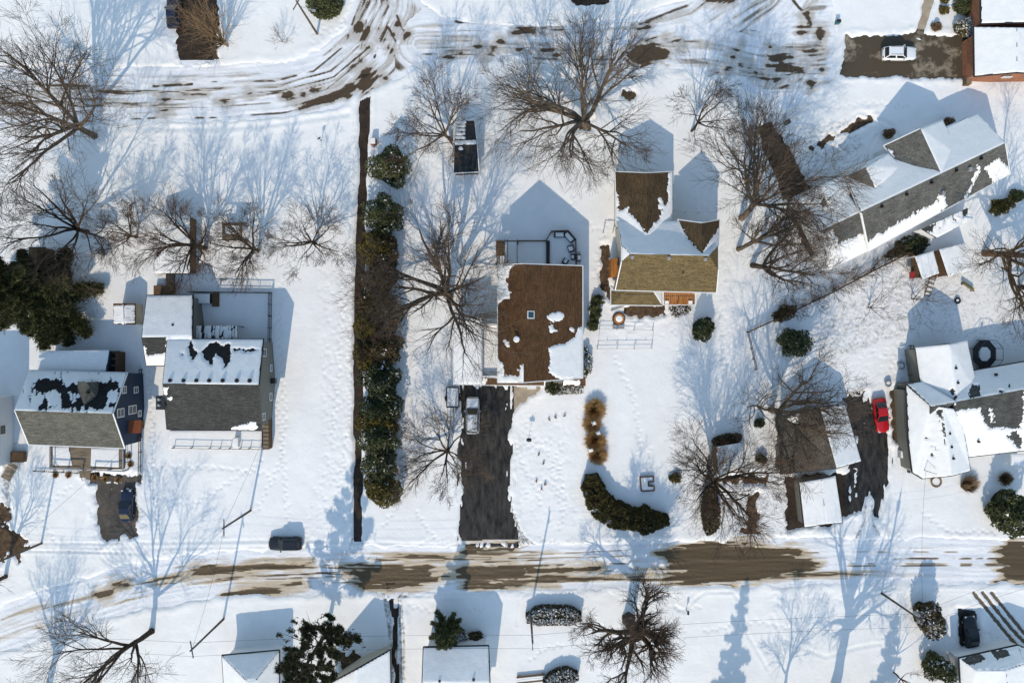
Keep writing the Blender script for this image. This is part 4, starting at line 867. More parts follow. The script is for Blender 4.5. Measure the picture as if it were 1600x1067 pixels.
# elevated playhouse right
t = thing('play_tower', 'elevated wooden play deck with stairs next to the angled house', 'playset', W(1445, 415))
px_box(t, 'platform', 1424, 398, 1464, 434, 1.3, 1.45, m_wood2)
wing(t, [[(1429, 401, 2.4), (1458, 392, 2.4), (1467, 427, 2.4), (1441, 437, 2.4)]], m_wood2, None, [FULL], name='tower_roof', th=.1)
posts(t, [(1429, 401), (1458, 392), (1466, 427), (1441, 437)], 0, 2.4, .07, m_trim)
for s in (0, 1): MB().bar(W(1453+s*9, 434, 1.3), W(1444+s*9, 463, .1), .10).build('stringer', m_wood2, t)
for k in range(9): p = L2((1457.5, 436), (1448.5, 462), k/8); MB().box(W(p[0], p[1], 1.3-1.2*k/8), (.8, .2, .06), R(-15)).build('tread', m_snow if k % 2 else m_wood, t)
MB().box(W(1425, 430, 1.7), (.5, .9, .5)).build('slide_seat', mat('red_plastic', (.35, .03, .03), None, .4), t)
t = house('flat_roof_shed', 'shed with a plain snowy roof beside the wooden play deck', 1493, 407, 'shed')
wing(t, [[(1467, 390, 2.6), (1506, 380, 2.4), (1519, 422, 2.4), (1481, 432, 2.6)]], sh_brown, m_wood2, [FULL], .12)
t = thing('picnic_bench', 'yellow painted bench on the snow below the play deck', 'bench', W(1510, 447), R(-35))
MB().box((0, 0, .45), (1.9, .35, .06)).build('seat', mat('yellow_paint', (.42, .36, .08), (.5, .44, .14), .6), t, world=False)
MB().box((0, -.32, .75), (1.9, .08, .4)).build('backrest', m_wood, t, world=False)
for s in (-1, 1): MB().box((s*.8, -.1, .22), (.08, .5, .44)).build('leg', m_wood2, t, world=False)
# ---------------------------------------------------------------- bare trees
def tubes(segs, n):
    """segs array (k, 8): p0, p1, r0, r1 -> verts, quads"""
    S = np.asarray(segs, dtype=np.float64); p0 = S[:, 0:3]; p1 = S[:, 3:6]; d = p1-p0
    d = d/np.maximum(np.linalg.norm(d, axis=1, keepdims=True), 1e-9)
    ref = np.where(np.abs(d[:, 2:3]) > .9, np.array([[1., 0, 0]]), np.array([[0, 0, 1.]]))
    u = np.cross(d, ref); u /= np.linalg.norm(u, axis=1, keepdims=True); v = np.cross(d, u)
    V = []
    for p, r in ((p0, S[:, 6:7]), (p1, S[:, 7:8])):
        for i in range(n):
            a = 2*math.pi*i/n; V.append(p+(u*math.cos(a)+v*math.sin(a))*r)
    V = np.stack(V, 1).reshape(-1, 3); b = (np.arange(len(S))*2*n)[:, None]
    Q = np.concatenate([np.concatenate([b+i, b+(i+1) % n, b+n+(i+1) % n, b+n+i], 1) for i in range(n)])
    return V, Q
def grow(rnd, big, fine, p, d, length, r, level, P):
    """one branch and its children. big / fine collect segments"""
    n = (7, 6, 5, 3, 2, 2)[min(level, 5)]
    if level >= P['levels']-1: n = 1 if level > 3 else 2
    pts = [p]; rs = [r]; sl_ = length/n; dx, dy, dz = d
    wob = P['wob']*(.55+.4*level)
    for i in range(n):
        dx += rnd.gauss(0, wob); dy += rnd.gauss(0, wob); dz += rnd.gauss(0, wob*.7)+P['up'][min(level, 4)]
        l = math.sqrt(dx*dx+dy*dy+dz*dz); dx /= l; dy /= l; dz /= l
        q = pts[-1]; pts.append((q[0]+dx*sl_, q[1]+dy*sl_, q[2]+dz*sl_)); rs.append(max(P['rmin'], r*(1-(i+1)/n*.72)))
        (big if rs[-2] > .05 else fine).append((*q, *pts[-1], rs[-2], rs[-1]))
    if level >= P['levels']-1: return
    k = P['kids'][level]; k = max(2, int(round(k*rnd.uniform(.75, 1.25))))
    for j in range(k):
        t = rnd.uniform(.22, 1.0) if j < k-1 else 1.0
        i = min(n-1, int(t*n)); f = t*n-i
        a, b = pts[i], pts[i+1]; q = tuple(a[m]+(b[m]-a[m])*f for m in range(3))
        e = (b[0]-a[0], b[1]-a[1], b[2]-a[2]); l = math.sqrt(sum(x*x for x in e)); e = tuple(x/l for x in e)
        # random perpendicular
        w = (rnd.gauss(0, 1), rnd.gauss(0, 1), rnd.gauss(0, .75)); dt = sum(w[m]*e[m] for m in range(3))
        w = tuple(w[m]-dt*e[m] for m in range(3)); l = math.sqrt(sum(x*x for x in w))+1e-6
        an = rnd.uniform(*P['ang'])
        if t == 1.0: an *= .5
        c, s = math.cos(an), math.sin(an)/l
        nd = tuple(e[m]*c+w[m]*s for m in range(3))
        grow(rnd, big, fine, q, nd, length*rnd.uniform(.45, .78)*(1.15-.5*t), max(P['rmin'], (r*(1-.72*t))*rnd.uniform(.5, .75)), level+1, P)
def tree_meshes(seed, height=13, spread=9, trunk=3.0, r=.38, limbs=7, kids=(0, 7, 6, 6, 4), levels=5, lean=(0, 0), elev=(28, 66), wob=.10, up=(.0, .05, .03, .02, .02), ang=(.35, .85), rmin=.0125, bark=None, twig=None, gnarl=1.0):
    rnd = random.Random(seed); big, fine = [], []
    P = dict(levels=levels, kids=kids, wob=wob, up=up, ang=ang, rmin=rmin)
    hz = max(.1, height-trunk); L_ = math.hypot(*lean)
    # trunk, tapering, with a flare at the foot
    n = 6; p = (0, 0, -.4); tr = []
    for i in range(n):
        k = (i+1)/n; q = (lean[0]*.35*k*k+rnd.gauss(0, .04), lean[1]*.35*k*k+rnd.gauss(0, .04), -.4+(trunk+.4)*k)
        ra = r*(1.45 if i == 0 else 1.08-.06*i); rb = r*(1.08-.06*(i+1)); tr.append((*p, *q, ra, rb)); p = q
    big += tr; az0 = rnd.uniform(0, 6.28)
    for j in range(limbs):
        az = az0+2*math.pi*j/limbs+rnd.gauss(0, .22); el = R(rnd.uniform(*elev))
        if j == 0 and limbs > 4: el = R(80)
        dx, dy, dz = math.cos(az)*math.cos(el), math.sin(az)*math.cos(el), math.sin(el)
        ln = 1/math.sqrt((math.cos(el)/spread)**2+(math.sin(el)/hz)**2)*rnd.uniform(.82, 1.08)*.92
        dx += lean[0]/max(4, hz)*.8; dy += lean[1]/max(4, hz)*.8
        t = rnd.uniform(.62, 1.0) if trunk > 2 else rnd.uniform(.8, 1); i = min(n-1, int(t*n)); s = tr[i]
        grow(rnd, big, fine, (s[3], s[4], s[5]), (dx, dy, dz), ln, r*rnd.uniform(.42, .66), 1, P)
    V, Q = tubes(big, 6); a = fast_mesh('trunk', V, Q, True); a.materials.append(bark or m_bark)
    V, Q = tubes(fine, 3); b = fast_mesh('crown', V, Q, False); b.materials.append(twig or m_twig)
    return a, b
def place_tree(label, px, py, meshes, rz=0, sc=1.0, group=None, name='bare_tree', cat='tree'):
    t = thing(name, label, cat, W(px, py), R(rz), group); t.scale = (sc, sc, sc)
    link('trunk', meshes[0], None, t); link('crown', meshes[1], None, t); return t
def one(label, px, py, seed, **k):
    nm = k.pop('name', 'bare_tree'); ct = k.pop('cat', 'tree'); return place_tree(label, px, py, tree_meshes(seed, **k), name=nm, cat=ct)
BIG = (0, 8, 8, 8, 6); MID = (0, 7, 7, 7, 7); SML = (0, 6, 7, 6, 6)
one('huge spreading bare tree between the cedar row and the brown-roofed house', 703, 464, 11, height=15, spread=13.5, trunk=2.6, r=.58, limbs=9, kids=BIG, lean=(-.5, 1.5), elev=(22, 60), bark=m_bark)
one('huge bare tree at the roadside north of the olive-roofed house', 916, 197, 23, height=15, spread=12.5, trunk=1.8, r=.62, limbs=9, kids=BIG, lean=(-2.2, .5), elev=(24, 62), bark=m_barkl)
one('large bare tree leaning over the street at its western end', 148, 213, 31, height=18, spread=13, trunk=4.2, r=.5, limbs=8, kids=BIG, lean=(-1, .5), bark=m_barkl)
one('wide bare tree next to the big spruce', 138, 363, 47, height=12, spread=11, trunk=2.6, r=.36, limbs=9, kids=MID, bark=m_barkd)
one('bare tree with a broken trunk beside the twin-slope shed', 322, 388, 52, height=11, spread=7.5, trunk=3, r=.36, limbs=9, kids=MID, lean=(-1.2, 0), bark=m_barkd, twig=m_twigr)
one('low bushy bare tree west of the twin-slope shed', 214, 371, 58, height=7.5, spread=5, trunk=1.6, r=.2, limbs=8, kids=SML, twig=m_twigr)
one('bare tree beside the brown timber play tower', 404, 392, 63, height=10, spread=6.5, trunk=2.5, r=.28, limbs=8, kids=MID, bark=m_barkd)
one('round bare tree alone on the open snowy lot', 493, 381, 71, height=9, spread=5.6, trunk=2.4, r=.24, limbs=9, kids=SML, bark=m_barkd)
one('bare tree reaching west from the black-roofed shed', 706, 221, 83, height=10, spread=7, trunk=1.6, r=.3, limbs=9, kids=MID, lean=(-2.6, 1.2), bark=m_barkl, twig=m_twigr)
one('slim bare tree on the snow between the two roadside giants', 1080, 206, 91, height=9.5, spread=5.5, trunk=1.6, r=.2, limbs=7, kids=SML, lean=(1.4, 2.2), bark=m_barkd)
one('thick-trunked bare tree leaning north beside the dark driveway', 1158, 341, 103, height=16, spread=11.5, trunk=5, r=.46, limbs=9, kids=BIG, lean=(1.8, 5), bark=m_barkl)
one('bare tree with a leaning trunk east of the olive-roofed house', 1153, 390, 107, height=13, spread=6.5, trunk=5, r=.34, limbs=6, kids=SML, lean=(4.5, 2.5), bark=m_barkl)
one('crooked bare tree at the corner of the brushy fence', 1174, 415, 113, height=12, spread=8, trunk=3, r=.42, limbs=7, kids=MID, lean=(3.2, -2), bark=m_bark, wob=.16)
one('gnarled bare tree overhanging the weathered garage', 1204, 640, 127, height=13, spread=12, trunk=3.2, r=.5, limbs=9, kids=MID, wob=.15, bark=m_barkl)
one('dense bare tree above the brown hedge bed near the street', 1106, 745, 131, height=12, spread=11.5, trunk=3, r=.4, limbs=11, kids=BIG, twig=m_twigr, bark=m_barkd)
one('small round bare tree beside the black driveway', 701, 701, 139, height=9, spread=7.2, trunk=1.8, r=.26, limbs=10, kids=MID, elev=(12, 62), bark=m_barkd)
one('tall forked bare tree leaning west beside the street corner pole', 238, 985, 149, height=15, spread=8.5, trunk=5.5, r=.42, limbs=7, kids=MID, lean=(-3, -.5), bark=m_barkd)
one('old pollarded bare tree with a massive trunk across the street', 982, 966, 158, height=13, spread=8.5, trunk=6.5, r=.85, limbs=9, kids=BIG, elev=(5, 60), bark=m_bark, wob=.16, twig=m_twigr)
one('sprawling bare tree with a mossy trunk south of the angled house', 1537, 396, 163, height=14, spread=12, trunk=3.6, r=.5, limbs=7, kids=SML, lean=(2.5, -2.5), elev=(15, 55), wob=.18, bark=m_wood2)
one('dark bare tree at the east edge of the littered yard', 1592, 450, 167, height=11, spread=7, trunk=3, r=.4, limbs=7, kids=SML, bark=m_barkd)
one('vase-shaped many-stemmed bare tree beside the northwest driveway', 358, 73, 173, height=9, spread=4, trunk=.6, r=.2, limbs=22, kids=(0, 5, 4, 3, 3), levels=4, elev=(48, 80), lean=(-1.6, .6), bark=m_strawb, twig=m_strawb)
for i, (x, y, s) in enumerate(((1356, 481, 181), (1423, 467, 191))):
    one(['thin bare sapling in the littered yard below the brushy fence', 'thin bare sapling at the foot of the play deck'][i], x, y, s, height=6, spread=4.5, trunk=.8, r=.1, limbs=6, kids=(0, 5, 5, 4, 3), levels=4, bark=m_barkd)
one('tiny bare shrub on the snow near the street pole', 441, 66, 197, height=2.6, spread=1.8, trunk=.3, r=.05, limbs=8, kids=(0, 5, 4, 3), levels=4, rmin=.009, name='bare_shrub', cat='shrub')
one('thin bare sapling standing against the corner lot evergreens', 1396, 1050, 199, height=7, spread=3.6, trunk=2, r=.12, limbs=6, kids=(0, 5, 5, 4), levels=4, bark=m_barkd)
one('bare tree behind the corner house with a tall straight trunk', 1302, 1085, 211, height=19, spread=8, trunk=8, r=.75, limbs=8, kids=SML, bark=m_bark)
one('bare tree on the verge at the street bend', 72, 1105, 223, height=17, spread=6, trunk=7, r=.5, limbs=6, kids=SML, bark=m_bark)
one('slender bare tree on the far street verge', 1222, 1090, 227, height=11, spread=4, trunk=4, r=.25, limbs=6, kids=SML, bark=m_bark)
one('bare tree beside the white house porch', 10, 900, 229, height=12, spread=5, trunk=4, r=.3, limbs=6, kids=SML, bark=m_barkd)
one('bare bush tangled in the cedar row beside the dirt path', 585, 470, 233, height=6.5, spread=4.5, trunk=.6, r=.14, limbs=14, kids=(0, 6, 5, 4, 3), levels=4, bark=m_barkd, twig=m_twigr, name='bare_bush', cat='bush')
one('reddish bare bush at the south of the tangled cedar row', 590, 535, 239, height=6, spread=4.5, trunk=.6, r=.14, limbs=14, kids=(0, 6, 5, 4, 3), levels=4, bark=m_barkd, twig=m_twigr, name='bare_bush', cat='bush')
# ---------------------------------------------------------------- evergreens
def tufts(P, N, size, rng, k=3, flat=.5, wide=.45):
    """k little triangles at each point P, facing roughly along N"""
    n = len(P); V = []
    for i in range(k):
        a = rng.normal(0, 1, (n, 3)); b = rng.normal(0, 1, (n, 3)); a += N*flat*1.2; b = b-N*(np.sum(b*N, 1, keepdims=True))*.3
        a /= np.linalg.norm(a, axis=1, keepdims=True); b /= np.linalg.norm(b, axis=1, keepdims=True)
        s = (size*rng.uniform(.6, 1.35, (n, 1)))
        V.append(np.stack([P-b*s*wide, P+b*s*wide, P+a*s], 1))
    V = np.concatenate(V, 0).reshape(-1, 3); return V, np.arange(len(V)).reshape(-1, 3)
def lumpy(rng, n, rx, ry, h, z0=.1, cone=.0, nl=14, amp=.22):
    """points and normals over a lumpy dome"""
    th = rng.uniform(0, 2*math.pi, n); u = rng.uniform(-.25, 1, n); 
    cz = np.sin(u*math.pi/2); cr = np.cos(u*math.pi/2)
    D = np.stack([cr*np.cos(th), cr*np.sin(th), cz], 1)
    L_ = rng.normal(0, 1, (nl, 3)); L_[:, 2] = np.abs(L_[:, 2])*.8; L_ /= np.linalg.norm(L_, axis=1, keepdims=True)
    g = np.max(np.exp(-(1-D @ L_.T)*9), 1)
    rad = (1-amp)+amp*1.5*g
    taper = 1-cone*np.clip(u, 0, 1)
    P = np.stack([D[:, 0]*rad*rx*taper, D[:, 1]*rad*ry*taper, z0+h*.28+(cz*rad)*h*.72], 1)
    return P, D
def bush_mesh(seed, rx, ry, h, n=1500, size=.24, cone=0., amp=.25, snow=.0, inner=.82):
    rng = np.random.default_rng(seed)
    P, N = lumpy(rng, n, rx, ry, h, cone=cone, amp=amp)
    P = P*np.array([1, 1, 1])*(1-.20*rng.random((n, 1))**2*np.array([[1, 1, .6]]))
    out = [tufts(P, N, size, rng)]
    # dark inner mass: low dome
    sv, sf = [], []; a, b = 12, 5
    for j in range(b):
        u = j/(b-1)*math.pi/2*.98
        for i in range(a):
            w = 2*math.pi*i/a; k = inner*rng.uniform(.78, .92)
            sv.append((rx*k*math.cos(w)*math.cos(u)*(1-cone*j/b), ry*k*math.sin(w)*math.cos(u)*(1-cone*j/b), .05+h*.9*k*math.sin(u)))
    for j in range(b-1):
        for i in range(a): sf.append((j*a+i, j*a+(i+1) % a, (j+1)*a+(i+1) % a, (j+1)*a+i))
    sn = None
    if snow:
        m = (N[:, 2] > .25) & (rng.random(n) < snow*1.6) & (fbm(P[:, 0]*1.3+seed, P[:, 1]*1.3, 7, 2) > (.50 if snow < .3 else .25)); sn = tufts(P[m]+np.array([0, 0, .06]), N[m]*0+np.array([0, 0, 1.]), size*1.1, rng, 2, -.3)
    return out[0], (sv, sf), sn
BC = {}
def bush(label, px, py, rx, ry, h, leaf, n=1500, size=.24, cone=0., snow=0., seed=None, name='evergreen_bush', cat='bush', group=None, mid=True, rz=0, amp=.38):
    seed = seed or int(px*13+py*7)
    c = W(px, py, h*.55 if mid else 0); t = thing(name, label, cat, (c.x, c.y, .02), R(rz), group)
    (V, T), (sv, sf), sn = bush_mesh(seed, rx, ry, h, n, size, cone, amp, snow)
    link('foliage', fast_mesh('foliage', V, T), leaf, t)
    link('foliage_core', fast_mesh('foliage_core', sv, sf), lf_core, t)  # dark dome added inside so the leaves are not see-through
    if sn is not None and len(sn[1]): link('snow_dusting', fast_mesh('snow_dusting', *sn), m_snow, t)['kind'] = 'stuff'
    return t
row = [(606, 258, 2.9, 2.9, 4.6, lf_green, 'round green evergreen standing apart at the north end of the cedar row', .10), (597, 333, 2.8, 2.9, 5, lf_green, 'dark green evergreen with snow flecks at the top of the tangled cedar row', .12),
 (586, 388, 2.2, 2.6, 4, lf_olive, 'olive cedar below the dark snow-flecked evergreen', 0), (602, 395, 2.0, 2.4, 3.4, lf_brown, 'bronze cedar squeezed beside the olive cedar', .02), (592, 437, 2.6, 2.6, 4, lf_brown, 'bronze-brown cedar in the tangled middle of the row', .03), (582, 474, 2.2, 2.4, 4, lf_brown, None, .03), (598, 492, 2.5, 2.6, 4, lf_brown, None, .03), (576, 510, 2.0, 2.4, 3.8, lf_olive, 'yellowish cedar edging the dirt path', 0), (596, 545, 2.8, 2.8, 4.4, lf_brown, None, .03), (574, 556, 1.9, 2.2, 3.4, lf_olive, 'yellow-green cedar hugging the dirt path further south', 0),
 (592, 597, 2.9, 2.7, 5, lf_dark, 'dark evergreen at the start of the green half of the row', .05), (593, 633, 2.9, 2.7, 5, lf_dark, 'dark evergreen next to the small round bare tree', .05), (590, 660, 2.9, 2.0, 4.4, lf_olive, 'golden-green cedar wedged between dark evergreens', 0), (591, 688, 2.7, 2.5, 5, lf_green, 'full green evergreen below the golden-green cedar', .06), (592, 727, 2.3, 2.4, 4.5, lf_green, 'narrow green evergreen near the south end of the row', .08), (592, 768, 2.8, 2.3, 4.2, lf_olive, 'olive evergreen ending the row by the street', .04)]
for x, y, rx, ry, h, lf, lb, sn in row:
    bush(lb or 'bronze cedar with bare twigs in the thick of the row', x, y, rx, ry, h, lf, 2100, .27, snow=sn, cone=.15, group='cedars along the dirt path', name='cedar_tree', cat='cedar', amp=.32)
bush('clipped evergreen with golden skirt on the northwest lawn', 505, 2, 2.5, 2.2, 3.6, lf_green, 1800, .24, amp=.12)
bush('spiky young evergreen near the balcony of the olive-roofed house', 1098, 513, 1.5, 1.7, 3.2, lf_dark, 1100, .34, cone=.5)
bush('dark round evergreen behind the wooden rail', 1245, 534, 2.2, 2.0, 3, lf_green, 1600, .24, snow=.05)
for i, (x, y) in enumerate(((934, 470), (930, 482), (929, 494), (928, 508))):
    bush('small clipped evergreen in the short line beside the olive-roofed house', x, y, .85, .75, 1.3, lf_green, 600, .18, group='clipped evergreens in a short line', name='clipped_bush')
bush('flat green juniper in the snow by the sunroom', 1565, 322, 1.8, 1.1, 1.0, lf_olive, 900, .2, rz=15, name='juniper', cat='juniper')
bush('green juniper at the far corner of the angled house', 1589, 308, 1.2, 1.0, 1.0, lf_green, 700, .2, name='juniper', cat='juniper')
bush('dark spreading yew along the south wall of the angled house', 1420, 386, 3.4, 1.3, 1.3, lf_dark, 1500, .24, rz=22, name='yew', cat='yew')
bush('tall evergreen at the driveway verge of the east house', 1588, 800, 2.5, 3.2, 6, lf_green, 2600, .36, cone=.45, snow=.08, amp=.45)
bush('snow-flecked juniper by the brick house', 1508, 42, 1.3, 1.3, 1.5, lf_olive, 900, .2, snow=.4, name='juniper', cat='juniper')
bush('green juniper above the snow-flecked one by the brick house', 1507, 10, 1.4, 1.3, 1.5, lf_green, 900, .2, name='juniper', cat='juniper')
for i, (x, y) in enumerate(((1475, 16), (1476, -2), (1463, 42))): bush(['brown dead shrub beside the beige walk', 'brown dead shrub at the top of the beige walk', 'reddish dead shrub where the beige walk meets the driveway'][i], x, y, .7, .65, .7, lf_olive if i < 2 else m_strawb, 400, .16, name='dead_shrub', cat='shrub')
bush('snow-capped round shrub against the bungalow', 718, 992, 1.25, 1.1, 1.6, lf_dark, 900, .2, snow=.8, name='snowy_shrub', cat='shrub')
bush('brown shrub beside the snow-capped one at the bungalow', 743, 996, 1.0, .8, 1.2, lf_brown, 600, .2, name='brown_shrub', cat='shrub')
bush('tall snow-dusted evergreen next to the slanting pole', 1453, 968, 1.7, 2.6, 4.2, lf_brown, 1900, .26, snow=.25, rz=8)
bush('dark evergreen flecked with snow below the slanting pole', 1470, 1045, 2.0, 2.0, 3.6, lf_green, 1700, .26, snow=.25)
bush('snowy front shrub at the brown-roofed house', 886, 608, 2.2, .9, 1.0, lf_olive, 1000, .18, snow=.35, name='shrub', cat='shrub')
bush('dark round yew at the front door of the brown-roofed house', 864, 606, 1.0, .9, 1.2, lf_dark, 700, .17, name='yew', cat='yew')
bush('snowy shrub along the east wall of the brown-roofed house', 916, 565, .75, 2.2, 1.1, lf_dark, 800, .18, snow=.5, name='shrub', cat='shrub')
bush('bare brown shrub under the orange balcony', 1062, 485, 1.4, 1.0, .8, lf_brown, 600, .18, snow=.3, name='brown_shrub', cat='shrub')
bush('russet shrub in the courtyard of the angled house', 1389, 208, .8, .7, .9, m_strawb, 500, .17, name='russet_shrub', cat='shrub')
bush('russet shrub at the north gable of the angled house', 1481, 192, .9, .8, 1.0, m_strawb, 500, .17, name='russet_shrub', cat='shrub')
bush('small spiky evergreen in the shade of the garden shed', 1186, 660, .7, .7, .9, lf_dark, 350, .25, cone=.3)
bush('small spiky evergreen on the snow beside the garden shed', 1190, 717, .7, .7, .9, lf_dark, 350, .25, cone=.3)
bush('small round shrub west of the dense bare tree', 1055, 747, .9, .7, .8, lf_olive, 450, .18)
bush('brown columnar hedge plant by the street under the dense bare tree', 1111, 800, 1.3, 3.7, 2.4, lf_brown, 2200, .22, amp=.15, name='brown_hedge', cat='hedge')
bush('dark clipped hedge north of the garden shed', 1136, 687, 2.3, .8, 1.3, lf_brown, 1300, .18, rz=10, amp=.1, name='clipped_hedge', cat='hedge')
for i, (x, y, lb) in enumerate(((1507, 758, 'tan ornamental grass clump by the east house wall'), (1570, 746, 'rust ornamental grass clump by the blue shade'), )):
    pass
bush('brown brush pile beside the dark driveway', 1226, 489, 1.8, 1.0, 1.2, lf_brown, 700, .22, rz=25, name='brush_pile', cat='brush')
# brushy hedge along the diagonal fence
for i, (x, y) in enumerate(((1236, 486), (1268, 470), (1300, 453), (1332, 436), (1362, 420), (1390, 405))):
    one('bare brown bush growing along the diagonal fence', x, y, 300+i, height=2.6, spread=2.6, trunk=.3, r=.06, limbs=14, kids=(0, 5, 4, 3), levels=4, twig=m_twigr, bark=m_twigr, rmin=.012, name='fence_bush', cat='bush')['group'] = 'bare bushes along the diagonal fence'
lf_hedge = leafm('bronze_green_hedge', (.035, .030, .010), (.125, .098, .030))
# ---- hedges along a path
def hedge(label, pts, w, h, leaf, n, size=.24, snow=0., seed=3, name='hedge', rag=.3):
    P = [W(p[0], p[1], h*.6) for p in pts]; rng = np.random.default_rng(seed); t = thing(name, label, 'hedge', (P[0].x, P[0].y, 0))
    L_ = [(b-a).length for a, b in zip(P[:-1], P[1:])]; c = np.cumsum([0]+L_); s = rng.uniform(0, c[-1], n); i = np.clip(np.searchsorted(c, s)-1, 0, len(L_)-1)
    A = np.array([(p.x, p.y) for p in P]); f = ((s-c[i])/np.array(L_)[i])[:, None]; base = A[i]*(1-f)+A[i+1]*f
    d = A[i+1]-A[i]; d /= np.linalg.norm(d, axis=1, keepdims=True); nn = np.stack([-d[:, 1], d[:, 0]], 1)
    end = np.minimum(s, c[-1]-s); ww = w/2*np.sqrt(np.clip(end/(w*.6), .15, 1))*(1-rag*.5+rag*fbm(s*.8, np.sign(s)*0, seed, 3)*1.1)
    u = rng.uniform(-.2, math.pi+.2, n); a = np.sign(np.cos(u))*np.abs(np.cos(u))**.6; zz = np.clip(np.sin(u), 0, 1)**.6
    X = np.concatenate([base+nn*(a*ww)[:, None], (.1+h*zz*(.85-rag*.2+(rag*.8)*fbm(base[:, 0]*1.3, base[:, 1]*1.3+zz*2, seed, 3)))[:, None]], 1)
    N = np.concatenate([nn*a[:, None], zz[:, None]], 1)
    org = np.array([P[0].x, P[0].y, 0])
    link('foliage', fast_mesh('foliage', *(lambda v: (v[0]-org, v[1]))(tufts(X, N, size, rng))), leaf, t)
    b = MB()
    for p, q in zip(P[:-1], P[1:]): b.bar(Vector((p.x, p.y, h*.42)), Vector((q.x, q.y, h*.42)), h*.7, w*.62) if abs((q-p).x) > abs((q-p).y) else b.bar(Vector((p.x, p.y, h*.42)), Vector((q.x, q.y, h*.42)), w*.62, h*.7)
    b.build('foliage_core', lf_core, t)  # solid dark core added inside the hedge leaves to fill gaps
    if snow:
        m = (zz > .75) & (rng.random(n) < snow); link('snow_dusting', fast_mesh('snow_dusting', *(lambda v: (v[0]-org, v[1]))(tufts(X[m]+np.array([0, 0, .05]), N[m]*0+np.array([0, 0, 1.]), size*1.3, rng, 2, -.3))), m_snow, t)['kind'] = 'stuff'
    return t
hedge('curved dark green hedge sweeping round the corner of the snowy lawn', [(925, 742), (928, 766), (938, 788), (955, 803), (985, 811), (1015, 814), (1044, 812)], 3.1, 2.1, lf_hedge, 6500, .27, rag=.75)
hedge('snow-capped oblong hedge beside the pole across the street', [(822, 966), (850, 962), (880, 962), (908, 963)], 2.5, 1.6, lf_brown, 2200, .2, .55, 9)
hedge('snow-capped hedge behind the snowy garden bench', [(850, 1068), (880, 1058), (903, 1055)], 2.4, 1.5, lf_brown, 1800, .2, .5, 10)
# ---- ornamental grasses
def grass(label, px, py, r, h, m, n=900, seed=1, group=None, lean=(0, 0)):
    rng = np.random.default_rng(seed+int(px)); c = W(px, py, h*.4); t = thing('ornamental_grass', label, 'grass', (c.x, c.y, 0), 0, group)
    a = rng.uniform(0, 6.28, n); k = np.sqrt(rng.random(n)); b0 = np.stack([np.cos(a)*k*r*.3, np.sin(a)*k*r*.3, 0*a], 1)
    tip = np.stack([np.cos(a)*k*r*rng.uniform(.7, 1.2, n)+lean[0], np.sin(a)*k*r*rng.uniform(.7, 1.2, n)+lean[1], h*(1.05-.5*k)*rng.uniform(.8, 1.15, n)], 1)
    s = np.stack([-np.sin(a), np.cos(a), 0*a], 1)*.035
    mid = (b0+tip)/2+np.array([0, 0, h*.15])
    V = np.stack([b0-s, b0+s, mid+s, mid-s, tip], 1).reshape(-1, 3); o = np.arange(n)[:, None]*5
    T = np.concatenate([o+np.array([[0, 1, 2]]), o+np.array([[0, 2, 3]]), o+np.array([[3, 2, 4]])])
    link('blades', fast_mesh('blades', V, T), m, t)
    rng2 = random.Random(seed); q = MB()
    for j in range(7): q.tube((0, 0, 0), (rng2.uniform(-.3, .3)*r, rng2.uniform(-.3, .3)*r, h*.5), .05, .03, 5)
    o = q.build('stalks', m_strawb, t, world=False); o['kind'] = 'stuff'
for i, (x, y, r_) in enumerate(((928, 641, 1.75), (926, 662, 1.5), (929, 688, 1.8), (932, 710, 1.55))):
    grass(['golden ornamental grass clump closest to the brown-roofed house', 'golden ornamental grass clump holding a small snow cap', 'broad golden ornamental grass clump in the lawn border', 'golden ornamental grass clump next to the curved hedge'][i], x, y, r_, (1.7, 1.35, 1.8, 1.5)[i], m_straw, 1900, i, lean=((.2, .1), (-.15, 0), (.1, -.2), (.25, -.1))[i])
for i, (x, y) in enumerate(((928, 661), (935, 677), (924, 703))): tag(MB().box(W(x, y, 1.1), (.7, .6, .3), .4, .5).build('snow_clump', m_snow), ['snow cap resting on the second golden grass clump', 'snow clump lodged between golden grass clumps', 'greyish snow cap on the broad golden grass clump'][i], 'snow')
grass('fanned tan ornamental grass clump in front of the east house', 1509, 760, 1.5, 1.4, m_strawb, 700, 21, lean=(.7, .5)); grass('russet ornamental grass clump in front of the east house', 1571, 748, 1.2, 1.4, m_strawb, 700, 22)
for i, (x, y) in enumerate(((87, 742), (107, 742), (148, 746), (164, 748), (184, 749), (201, 712), (204, 725))): grass('small brown grass tuft in the flower bed round the blue house porch', x, y, .55, .5, m_straw, 260, 40+i, 'grass tufts round the porch')
for i, (x, y) in enumerate(((842, 722), (849, 736), (838, 764), (846, 776), (852, 768), (858, 668), (868, 664), (882, 662))): grass('thin dry stalks poking through the snowy front lawn', x, y-12, .35, .7, m_strawb, 12, 60+i, 'dry stalks on the front lawn')
